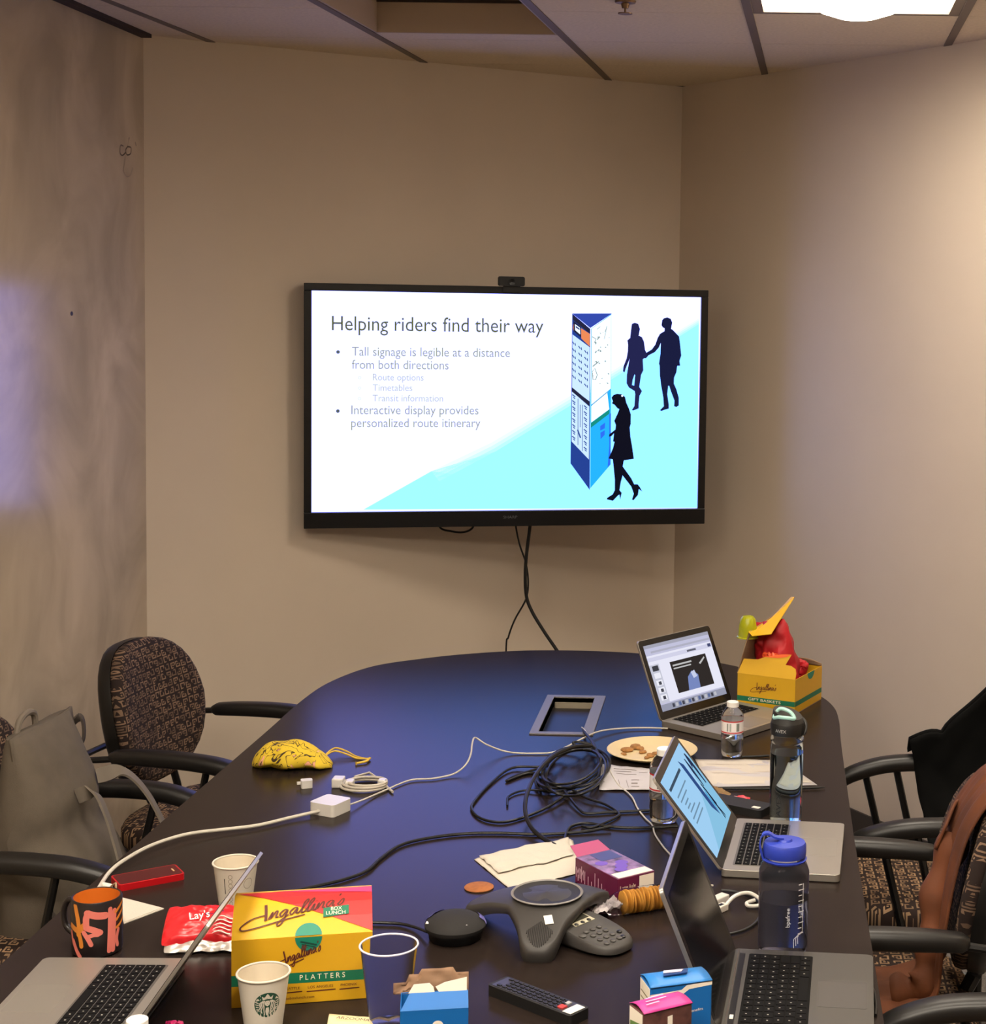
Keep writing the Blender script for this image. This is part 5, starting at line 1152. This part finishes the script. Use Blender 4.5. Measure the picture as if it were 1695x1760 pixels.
# ------------------------------------------------------------------ yellow pouch
o_ = T(505, 1318)
t = thing('pouch', o_, 0, 'yellow cartoon-print drawstring pouch on the left table edge', 'pouch')
def pouch_mat():
    m = mat('pouch_cloth', (200, 172, 40), .8); nt = m.node_tree; b = nt.nodes['Principled BSDF']; L = nt.links.new
    tcn = nt.nodes.new('ShaderNodeTexCoord'); n = nt.nodes.new('ShaderNodeTexNoise'); n.inputs['Scale'].default_value = 27; n.inputs['Detail'].default_value = 1; n.inputs['Distortion'].default_value = 1.5
    L(tcn.outputs['Object'], n.inputs['Vector'])
    r = nt.nodes.new('ShaderNodeValToRGB'); e = r.color_ramp.elements; y = lin((204, 174, 40)); k = lin((52, 36, 20)); p = lin((224, 160, 130))
    e[0].position = 0; e[0].color = (*y, 1); e[1].position = 1; e[1].color = (*y, 1)
    for pos, c in ((.45, y), (.462, k), (.49, k), (.502, y), (.66, y), (.665, k), (.68, p), (.75, p), (.76, k), (.78, y)):
        q = e.new(pos); q.color = (*c, 1)
    r.color_ramp.interpolation = 'LINEAR'; L(n.outputs['Fac'], r.inputs[0]); L(r.outputs[0], b.inputs['Base Color']); return m
pc = pouch_mat()
def pr(u, v):
    a = 2 * math.pi * v; x = -.098 + .19 * u; w_ = .052 * (math.sin(math.pi * min(1, u ** .75 * .97 + .015)) ** .65) + .004; h_ = .040 * (math.sin(math.pi * min(1, u ** .8 * .95 + .03)) ** .7) + .003
    if u > .80: w_ *= 1 + .35 * math.sin((u - .8) * 16)
    n_ = noise.noise(Vector((u * 6, math.cos(a) * 1.6, math.sin(a) * 1.6))) * .010 * math.sin(math.pi * u)
    return Vector((x, (w_ + n_) * math.cos(a) - .02 * u * 0, max(.0005, .60 * h_ + (h_ * (.9 if math.sin(a) > 0 else .6) + n_) * math.sin(a) * (1 if math.sin(a) > 0 else 1))))
mb = MB(); mb.loft([[pr(u / 26, k / 30) for k in range(30)] for u in range(27)]); mb.build('bag', pc, t, recalc=True, angle=75)
for s in (0, 1):
    mb = MB(); mb.tube([p - o_ for p in spline(tc([(556, 1300, .016), (575, 1286 + 5 * s, .016), (595, 1291 + 5 * s, .010), (612, 1300 + 3 * s, .004), (630, 1304, .004), (636, 1303, .005)]), 6)], .0022, 7); mb.build('drawstring', mat('string_yellow', (206, 170, 60), .7), t)
mb = MB(); mb.tube([p - o_ for p in spline(tc([(636, 1303, .005), (630, 1308, .005), (618, 1311, .004), (612, 1312, .004)]), 5)], [.003] * 15 + [.005], 7); mb.build('string_knot', MATS['string_yellow'], t)
# ------------------------------------------------------------------ plate with crumbs
o_ = T(1121, 1297)
t = thing('paper_plate', o_, 0, 'cream paper plate on the far right of the table', 'plate')
MB().lathe([(0, .002), (.072, .002), (.082, .006), (.100, .014), (.112, .017), (.114, .0155), (.112, .013), (.084, .002), (.074, 0), (0, 0)], 56).build('plate_body', mat('plate_cream', (200, 180, 140), .55), t)
ck = mat('cookie', (150, 106, 58), .85, noise_=(90, .35), bump=(200, .5, .002))
for k, (px_, py_, s) in enumerate(((1078, 1291, 1.15), (1092, 1286, 1.2), (1100, 1288, .9), (1105, 1294, .8), (1118, 1300, .9), (1127, 1296, .7), (1133, 1299, .6), (1072, 1297, .6), (1112, 1303, .6))):
    p = T(px_, py_, .003)
    mb = MB(); mb.loft([[Vector((s * .014 * c_ * math.cos(a) * (1 + .3 * noise.noise(Vector((a, k, 0)))), s * .011 * c_ * math.sin(a) * (1 + .3 * noise.noise(Vector((a, k, 5)))), z * s)) for a in [2 * math.pi * i / 14 for i in range(14)]] for c_, z in ((.85, 0), (1, .003), (.8, .007), (.3, .0085))])
    o = mb.build('cookie_piece', ck, None, recalc=True); o.location = p; o.rotation_euler = (0, 0, k * 1.3)
    tag(o, ['largest brown cookie lump at the plate left', 'brown cookie lump behind the largest one on the plate', 'brown cookie piece in the middle of the plate heap', 'small cookie piece just right of the heap', 'cookie piece at the plate front, right of the heap', 'right-hand cookie crumb near the laptop lid', 'rightmost cookie crumb on the plate', 'leftmost small cookie crumb on the plate', 'nearest small cookie crumb on the plate'][k], 'cookie', 'broken cookie pieces on the paper plate')
# ------------------------------------------------------------------ papers
pw_ = mat('paper_white', (186, 178, 168), .8); pw2 = mat('paper_lilac', (178, 174, 178), .8); lines_m = mat('print_grey', (120, 112, 106), .7)
def sheet(name, pts, label, cat, m, z=.0015, curl=.0, n=10, z0=.0006, group=None, amp=.0):
    P = [T(*p) for p in pts]; c = sum(P, Vector()) / 4
    t = thing(name, Vector((c.x, c.y, TABLE_Z)), 0, label, cat, group)
    def fn(u, v):
        a = P[0].lerp(P[1], u); b = P[3].lerp(P[2], u); q = a.lerp(b, v); e = max(abs(u - .5), abs(v - .5)) * 2
        return (q.x - c.x, q.y - c.y, z0 + curl * max(0, e - .6) + amp * (noise.noise(Vector((u * 4, v * 4, len(label)))) + .6) * .5)
    mb = MB(); mb.grid(fn, n, n); mb.build('sheet', m, t, solid=.0006); return t, fn
def sheet_lines(t, fn, rows, m, name='print_line', dz=.0009):
    for (u0, v0, u1, v1, w_) in rows:
        mb = MB(); k = 6; vs = []
        for i in range(k + 1):
            u = u0 + (u1 - u0) * i / k; v = v0 + (v1 - v0) * i / k
            for s in (-1, 1): a = Vector(fn(u, v + s * w_)); a.z += dz; vs.append(a)
        mb.add(vs, [(2 * i, 2 * i + 1, 2 * i + 3, 2 * i + 2) for i in range(k)]); mb.build(name, m, t, smooth=False)
t, fn = sheet('paper_stack', [(1195, 1307), (1340, 1308), (1396, 1347), (1218, 1350)], 'stack of white paper sheets under the grey sports bottle', 'paper', pw_, curl=.002, amp=.004)
sheet_lines(t, fn, [(.1, .2, .5, .22, .006), (.1, .35, .45, .38, .006), (.55, .2, .9, .3, .006), (.1, .55, .6, .58, .006), (.6, .5, .85, .55, .006)], mat('pencil', (168, 156, 144), .8))
q_ = thing_part('lower_sheets', t)
for k in range(1, 4):
    mb = MB(); mb.grid(lambda u, v: tuple(Vector(fn(u, v)) + Vector((.004 * k, -.005 * k, -.0001 * k))), 4, 4); o = mb.build('sheet', pw2, q_, solid=.0005); o.location = (0, 0, -.0003 * k)
t, fn = sheet('printed_sheet', [(1034, 1316), (1120, 1324), (1122, 1360), (1030, 1360)], 'printed sheet lying between the plate and the water bottle', 'paper', pw2, curl=.004, amp=.006)
sheet_lines(t, fn, [(.25, .12, .7, .12, .014), (.25, .22, .6, .22, .01), (.3, .32, .7, .32, .01), (.75, .2, .92, .2, .01), (.35, .6, .4, .9, .03), (.5, .6, .55, .9, .03), (.6, .58, .75, .58, .02), (.6, .72, .72, .72, .02), (.6, .85, .75, .85, .02), (.06, .3, .08, .3, .02), (.06, .7, .09, .7, .02)], lines_m)
o = MB().tube(tc([(1165, 1352, .004), (1240, 1355, .004), (1330, 1356, .004), (1405, 1354, .004), (1418, 1353, .004)]), [.0025, .003, .003, .0028, .001], 8).build('pen', black_matt); tag(o, 'thin black pen lying in front of the paper stack', 'pen')
o = MB().tube(tc([(1275, 1301, .004), (1300, 1300, .004), (1322, 1299, .004)]), .003, 8).build('pen', black_matt); tag(o, 'dark pen beside the small water bottle foot', 'pen')
# napkins
nap = mat('napkin', (188, 180, 168), .9, bump=(160, .5, .002))
P4 = [T(815, 1478), T(880, 1532), T(1000, 1500), T(985, 1449)]
c4 = sum(P4, Vector()) / 4; t = thing('napkin', Vector((c4.x, c4.y, TABLE_Z)), 0, 'rumpled white napkin under the purple cracker carton', 'napkin')
def nf(u, v):
    q = P4[0].lerp(P4[1], u).lerp(P4[3].lerp(P4[2], u), v); k = noise.noise(Vector((u * 3.1, v * 4.2, 1.3))) * .5 + .5; r = abs(noise.noise(Vector((u * 5, v * 7, 4))))
    return (q.x - c4.x, q.y - c4.y, .001 + (.014 * k * (1 - u) * min(1, v * 3) * (1 if u < .62 else .25) + .004 * r) * (1 if 0 < v < 1 else .5))
mb = MB(); mb.grid(nf, 26, 26); mb.build('fold', nap, t, solid=.0008)
mb = MB(); mb.grid(lambda u, v: tuple(Vector(nf(u * .55, .05 + v * .9)) + Vector((0, 0, .004 + .004 * noise.noise(Vector((u * 6, v * 6, 9)))))), 18, 18); mb.build('upper_fold', nap, t, solid=.0008)
P3 = [T(200, 1541, .001), T(282, 1562, .001), T(213, 1588, .001)]
c3 = T(232, 1563); t = thing('napkin', c3, 0, 'white folded napkin corner right of the mug', 'napkin')
mb = MB(); mb.prism([((p - c3).x, (p - c3).y) for p in (P3[2], P3[1], P3[0])], .0005, .0022); mb.build('fold', nap, t, smooth=False)
mb = MB(); mb.prism([((p - c3).x * .93, (p - c3).y * .93) for p in (P3[2], P3[1], P3[0])], .0022, .0034); mb.build('upper_fold', nap, t, smooth=False)
t, fn = sheet('printed_napkin', [(566, 1746), (640, 1752), (650, 1800), (556, 1795)], 'cream printed paper slip at the bottom edge near the clear cup', 'paper', mat('slip_cream', (220, 202, 158), .8), curl=.004, amp=.003)
P_ = [Vector(fn(u, .16)) for u in (.18, .85)]
mb = MB(); mb.xf = frame(P_[0] + Vector((0, -.004, .004)), P_[1] - P_[0], (0, 1, 0)); mb.text('ARZOOMA', .013, 0, 0, w=.055); mb.build('lettering', mat('ink_brown', (60, 44, 30), .7), t, smooth=False)
# brown disc
o = MB().lathe([(0, 0), (.0265, 0), (.0285, .001), (.0285, .0025), (.0265, .0035), (0, .0035)], 40).build('coaster', mat('disc_brown', (142, 84, 42), .8, noise_=(120, .2))); o.location = T(823.5, 1526); tag(o, 'small flat brown round disc left of the conference phone', 'coaster')
# ------------------------------------------------------------------ cracker sleeve
s0, s1 = T(1068, 1572, .0), T(1172, 1556, .0); dv = s1 - s0; L_ = dv.length
t = thing('cracker_sleeve', Vector((s0.x, s0.y, TABLE_Z)), math.atan2(dv.y, dv.x), 'clear sleeve of golden crackers beside the conference phone', 'crackers')
crk = mat('cracker', (196, 138, 48), .8, noise_=(60, .15), bump=(180, .4, .001))
nk = 20
cp = None
for k in range(nk):
    if cp is None:
        mb = MB(); mb.xf = Matrix.Rotation(R(90), 4, 'Y'); mb.lathe([(0, -.0026), (.019, -.0026), (.0215, -.0012), (.0215, .0012), (.019, .0026), (0, .0026)], 20); cp = mb.build('cracker', crk, t); o = cp
    else: o = share(cp, 'cracker', (0, 0, 0), t)
    o.location = (.004 + k * .0062, .002 * math.sin(k * 2.1), .0225 + .0008 * math.sin(k * 1.3)); o.rotation_euler = (0, .12 * math.sin(k * 1.1), .14 * math.sin(k * 1.9))
film = glassy('film', (246, 246, 250), 1.04, .12)
mb = MB(); rings = []
for i in range(30):
    u = i / 29; x = -.055 + u * (L_ + .07); k = min(1, max(0, (u - .02) / .28)); k2 = min(1, (1 - u) / .06)
    rings.append([Vector((x, (.0245 * (.35 + .65 * k) + .02 * (1 - k)) * math.cos(a) * (.5 + .5 * k2) + .003 * noise.noise(Vector((x * 60, a, 0))), .0245 * (.55 + .45 * k) + .0235 * (.18 + .82 * k) * k2 * math.sin(a) + .004 * (1 - k) * noise.noise(Vector((x * 90, a * 2, 3))))) for a in [2 * math.pi * j / 20 for j in range(20)]])
mb.loft(rings); mb.build('wrapper', film, t, recalc=True, angle=25)
mb = MB(); mb.grid(lambda u, v: (-.062 + u * .058, (.026 - .008 * u) * (2 * v - 1), .020 + .012 * noise.noise(Vector((u * 6, v * 9, 2))) + .006 * u), 12, 12); mb.build('torn_end', mat('film_milky', (214, 206, 208), .25, trans=.2, ior=1.05), t, angle=15)
# ------------------------------------------------------------------ red phone, red snack bag, white plug near the mug
r0_, r1_, r2_ = T(205, 1533), T(318, 1512), T(288, 1493); d1 = r1_ - r0_
t = thing('mobile_phone', Vector((r0_.x, r0_.y, TABLE_Z)), math.atan2(d1.y, d1.x), 'red mobile phone lying face up behind the mug', 'phone')
MB().prism(rrect(d1.length, .062, .006, cx=d1.length / 2, cy=.031), .0, .013).build('body', mat('phone_red', (190, 22, 30), .3, .3), t, bevel=.002)
MB().prism(rrect(d1.length - .006, .056, .005, cx=d1.length / 2, cy=.031), .013, .0134).build('front_glass', mat('phone_dark_red', (70, 14, 16), .3), t, smooth=False)
MB().box(d1.length - .016, d1.length - .013, .022, .038, .0134, .0138).build('speaker_slot', mat('slot_gold', (190, 150, 110), .4), t, smooth=False)
t = thing('plug', T(182, 1527), R(-25), 'small white plug lying behind the mug rim', 'plug')
MB().box(-.013, .013, -.006, .006, .0, .010).build('body', white_p, t, smooth=False, bevel=.003); MB().tube([(.012, 0, .006), (.024, .002, .014), (.032, -.006, .006)], .002, 7).build('wire', mat('wire_tan', (150, 124, 96), .5), t)
o_ = T(350, 1622)
t = thing('snack_packet', o_, R(8), 'crumpled red and white snack packet beside the lunch carton', 'snack packet')
o = pillow('foil', .135, .085, .042, mat('packet_red', (196, 30, 38), .3, spec=.6), t, 12, .007, 26, 22, .05); o.matrix_local = Matrix.Translation((0, 0, .034)) @ Matrix.Rotation(R(-62), 4, 'X')
o = pillow('silver_back', .130, .080, .022, mat('packet_silver', (184, 178, 172), .3, .5), t, 15, .005, 26, 22, .05); o.matrix_local = Matrix.Translation((.004, -.012, .018)) @ Matrix.Rotation(R(-72), 4, 'X')
for k in range(5):
    mb = MB(); mb.grid(lambda u, v: (.022 + .03 * u, -.046 + .012 * k * .7 + .004 * v + .003 * math.sin(u * 3), .036 + .006 * k * .6 + .003 * math.sin(u * 5)), 6, 1); mb.build('white_stripe', white_p, t, solid=.0006)
mb = MB(); mb.xf = frame((-.020, -.020, .052), (.95, .2, .05), (-.2, .75, .5)); mb.text("Lay's", .022, 0, 0, w=.034); mb.build('lettering', white_p, t, smooth=False)
MB().box(.004, .034, -.004, .014, .050, .056).build('blue_panel', mat('packet_blue', (52, 44, 110), .4), t, smooth=False)
o = pillow('pink_wrapper', .03, .02, .01, mat('wrapper_pink', (206, 40, 110), .35), None, 21, .004); o.location = T(300, 1765, .008); tag(o, 'small bright pink wrapper at the bottom edge by the left laptop', 'wrapper')
# ------------------------------------------------------------------ right side bits
t = thing('candy_wrapper', T(1277, 1377), R(-30), 'pink and red candy wrapper near the black box', 'wrapper')
o = pillow('foil', .032, .020, .008, mat('candy_pink', (222, 60, 72), .35, noise_=(120, .3)), t, 31, .003); o.matrix_local = Matrix.Translation((0, 0, .006)) @ Matrix.Rotation(R(-78), 4, 'X')
mb = MB(); mb.grid(lambda u, v: (-.026 + .012 * u, -.007 + .014 * v, .004 + .003 * math.sin(v * 9)), 3, 6); mb.build('twist_end', mat('candy_pale', (222, 170, 176), .4), t, solid=.0005)
t = thing('clear_pouch', T(1228, 1368), R(-55), 'small clear plastic pouch with coloured bits beside the right laptop lid', 'pouch')
o = pillow('film', .085, .045, .010, mat('film_brown', (170, 140, 104), .25, trans=.5, ior=1.05), t, 41, .005); o.matrix_local = Matrix.Translation((0, 0, .008)) @ Matrix.Rotation(R(-82), 4, 'X')
for k, c in enumerate(((196, 150, 40), (60, 110, 150), (190, 60, 50))): MB().box(.014 + k * .008, .020 + k * .008, -.012 + k * .004, -.006 + k * .004, .010, .013).build('coloured_bit', mat('bit%d' % k, c, .5), t, smooth=False)
a_, b_ = T(1245, 1392), T(1325, 1408); dv = b_ - a_
t = thing('black_case', Vector((a_.x, a_.y, TABLE_Z)), math.atan2(dv.y, dv.x), 'flat black case with a white label behind the silver laptop', 'case')
MB().prism(rrect(.16, .062, .010, cx=.020, cy=.02), .0, .018).build('body', black_matt, t, bevel=.004, seg=3)
MB().box(.070, .088, .000, .012, .018, .0186).build('label', white_p, t, smooth=False)
o_ = T(1222, 1560)
t = thing('video_adapter', o_, R(52), 'white video adapter dongle beside the dark grey laptop lid', 'adapter')
MB().box(-.01, .045, -.010, .010, .0, .016).build('plug_body', MATS['brick_white'], t, smooth=False, bevel=.002)
MB().box(-.045, .012, -.034, -.018, .0, .013).build('socket_body', mat('adapter_grey', (196, 190, 180), .4), t, smooth=False, bevel=.002)
MB().box(-.030, -.014, -.030, -.022, .013, .0134).build('socket', black, t, smooth=False); MB().box(-.008, .004, -.030, -.022, .013, .0134).build('socket', black, t, smooth=False)
mb = MB(); mb.tube([p for p in spline([(.012, -.026, .007), (.035, -.030, .020), (.062, -.042, .022), (.070, -.065, .012), (.055, -.075, .008), (.042, -.060, .006), (.050, -.048, .007), (.066, -.055, .010)], 6)], .0036, 8); mb.build('tail', MATS['brick_white'], t)
# ------------------------------------------------------------------ backpack on the left chair
canvas_m = mat('canvas_grey', (84, 75, 64), .9, noise_=(30, .08), bump=(500, .35, .001)); canvas_d = mat('canvas_dark', (60, 52, 46), .85)
strap_m = mat('strap_grey', (98, 89, 79), .8)
B0 = Vector((-1.525, 3.74, .474))
t = thing('backpack', B0, R(-4), 'grey canvas backpack slumped on the left chair', 'backpack')
# local x: towards the table, y: away from the viewer, z: up
def sect(z):
    u = z / .43
    lean = -.035 * u + .03 * (1 - u)
    dep = .125 * (1 - u) ** .8 + .016; wid = .150 + .018 * math.sin(math.pi * u) - .015 * u
    o = []
    for i in range(44):
        a = 2 * math.pi * i / 44; c, s = math.cos(a), math.sin(a); p = 3.0
        r = (abs(c) ** p + abs(s) ** p) ** (-1 / p)
        x, y = dep * r * c, wid * r * s
        n_ = noise.noise(Vector((x * 9, y * 9 + 2, z * 8))) * .020 * (1 - u * .6) + noise.noise(Vector((x * 20, y * 20, z * 17))) * .008 * (1 - .5 * u)
        sag = .030 * math.exp(-((u - .48) / .10) ** 2) * (1 if c > 0 else 0)
        o.append(Vector((x + lean + n_ - sag * .8, y + n_ * .6 - .05 * (1 - u) * .2, z)))
    return o
mb = MB(); mb.loft([sect(z * .43 / 26) for z in range(27)]); mb.build('body', canvas_m, t, recalc=True, angle=75)
mb = MB(); mb.grid(lambda u, v: (-.036 + .016 * (v if v < .5 else 1 - v) * 0 + .018 - .012 * v, -.142 + .284 * u, .345 + .088 * v + .004 * math.sin(u * 7)), 16, 5); mb.build('roll_top_fold', canvas_m, t, solid=.006)
mb = MB(); mb.tube(spline([(-.05, -.075, .425), (-.05, -.060, .452), (-.05, -.025, .462), (-.05, .005, .452), (-.05, .012, .425)], 6), .0075, 8); mb.build('grab_handle', strap_m, t)
def strap(name, pts, w_, m=strap_m):
    P = spline(pts, 8); rings = []
    for i, p in enumerate(P):
        tn = (P[min(i + 1, len(P) - 1)] - P[max(i - 1, 0)]).normalized(); sd = tn.cross(Vector((1, .25, .35))).normalized(); nn = tn.cross(sd)
        rings.append([p + sd * a * w_ + nn * b * .0025 for a, b in ((-1, -1), (1, -1), (1, 1), (-1, 1))])
    return MB().loft(rings).build(name, m, t, recalc=True)
strap('shoulder_strap', [(.060, -.02, .275), (.100, -.02, .285), (.130, -.03, .245), (.165, -.05, .170), (.20, -.08, .095), (.215, -.10, .05)], .017)
strap('shoulder_strap', [(.050, .10, .285), (.100, .13, .290), (.150, .14, .240), (.200, .13, .160), (.235, .11, .10)], .017)
strap('top_loop', [(-.03, .145, .395), (-.012, .158, .405), (-.008, .160, .36), (-.02, .152, .33)], .010, canvas_d)
strap('closing_strap', [(.07, -.17, .07), (.085, -.165, .03), (.09, -.165, -.03), (.085, -.17, -.08)], .016, canvas_d)
mb = MB(); mb.tube([(.098, -.19, .052), (.098, -.145, .052), (.102, -.145, .018), (.102, -.19, .018)], .003, 6, True); mb.build('buckle', mat('buckle_metal', (190, 180, 170), .25, 1.), t)
mb = MB(); mb.grid(lambda u, v: (.102 + .012 * math.sin(u * 2.5), -.150 + .075 * u, .055 - .11 * v - .01 * u), 6, 6); mb.build('side_flap', canvas_m, t, solid=.004)
# ------------------------------------------------------------------ jackets on the right chairs
def drape(name, chair_o, path, y0, y1, m, label, seed, fold=.016, flare=(0., 0.), nu=26, tail=None):
    """cloth laid along a path in the chair's x-z plane, spread between y0 and y1"""
    P = spline([(p[0], 0, p[1]) for p in path], 6); n = len(P)
    t = thing(name, (chair_o.location.x, chair_o.location.y, 0), chair_o.rotation_euler.z, label, 'jacket')
    def fn(u, v):
        f = v * (n - 1); i = min(int(f), n - 2); p = P[i].lerp(P[i + 1], f - i); tn = (P[i + 1] - P[i]).normalized(); nn = Vector((-tn.z, 0, tn.x))
        wob = (noise.noise(Vector((u * 4.0 + seed, v * 1.6, seed))) + .5 * noise.noise(Vector((u * 9 + seed, v * 3.0, seed * 2)))) * fold
        ya = y0 + flare[0] * v; yb = y1 + flare[1] * v
        return p + nn * (wob + fold * .6) + Vector((0, ya + (yb - ya) * u + .012 * noise.noise(Vector((v * 6, u * 2, seed))), 0))
    mb = MB(); mb.grid(fn, nu, n * 2); o = mb.build('cloth', m, t, solid=.006, angle=80)
    return t, fn
blk_cloth = mat('jacket_black', (7, 7, 7), .9, spec=.15, bump=(300, .3, .001))
rust = mat('jacket_rust', (86, 43, 15), .8, noise_=(9, .35), bump=(220, .25, .001))
back_path = [(-.34, .30), (-.345, .55), (-.345, .80), (-.33, .94), (-.295, .965), (-.255, .94), (-.205, .86), (-.175, .74), (-.165, .62), (-.145, .50), (-.11, .482)]
t, fn = drape('black_jacket', ch_c, back_path, -.275, .285, blk_cloth, 'black jacket hanging over the far right chair', 4, .022, (.04, .03))
def bj(u, v):                      # the front half fallen forward over the far arm and the seat
    x = .052 - .30 * u; top = .745 + .03 * math.sin(u * 7) * (1 - u) + (.26 * max(0, (u - .28) / .72) ** .8)
    z = top - (top - .475) * v
    return Vector((x - .05 * v * (1 - u) + .03 * v * u, -.235 - .02 * math.sin(3 * v) + .10 * v * v + .018 * noise.noise(Vector((u * 5, v * 4, 3))) + .03 * u, z))
mb = MB(); mb.grid(bj, 22, 18); mb.build('front_panel', blk_cloth, t, solid=.02, angle=80)
mb = MB(); mb.grid(lambda u, v: bj(u, 0) + Vector((0, -.075 * v, -.05 * v * v)) , 22, 6); mb.build('arm_fold', blk_cloth, t, solid=.012, angle=80)
rust_path = [(-.335, .55), (-.335, .80), (-.325, .90), (-.295, .930), (-.255, .915), (-.205, .84), (-.178, .74), (-.165, .64), (-.150, .52), (-.09, .486), (-.03, .484), (.03, .488)]
t, fn = drape('rust_jacket', ch_d, rust_path, -.035, .130, rust, 'rust-brown jacket draped over the near right chair', 11, .020, (-.03, .06))
mb = MB(); mb.tube(spline([(-.19, .02, .80), (-.150, .06, .70), (-.135, .10, .60), (-.115, .13, .53), (-.06, .12, .512)], 7), [.030 + .006 * math.sin(k) for k in range(29)], 12); mb.build('sleeve', rust, t)
mb = MB(); mb.grid(lambda u, v: (-.215 + .05 * u + .02 * v, -.05 + .10 * u, .845 - .05 * v + .02 * math.sin(u * 4)), 8, 6); mb.build('lapel', rust, t, solid=.006)
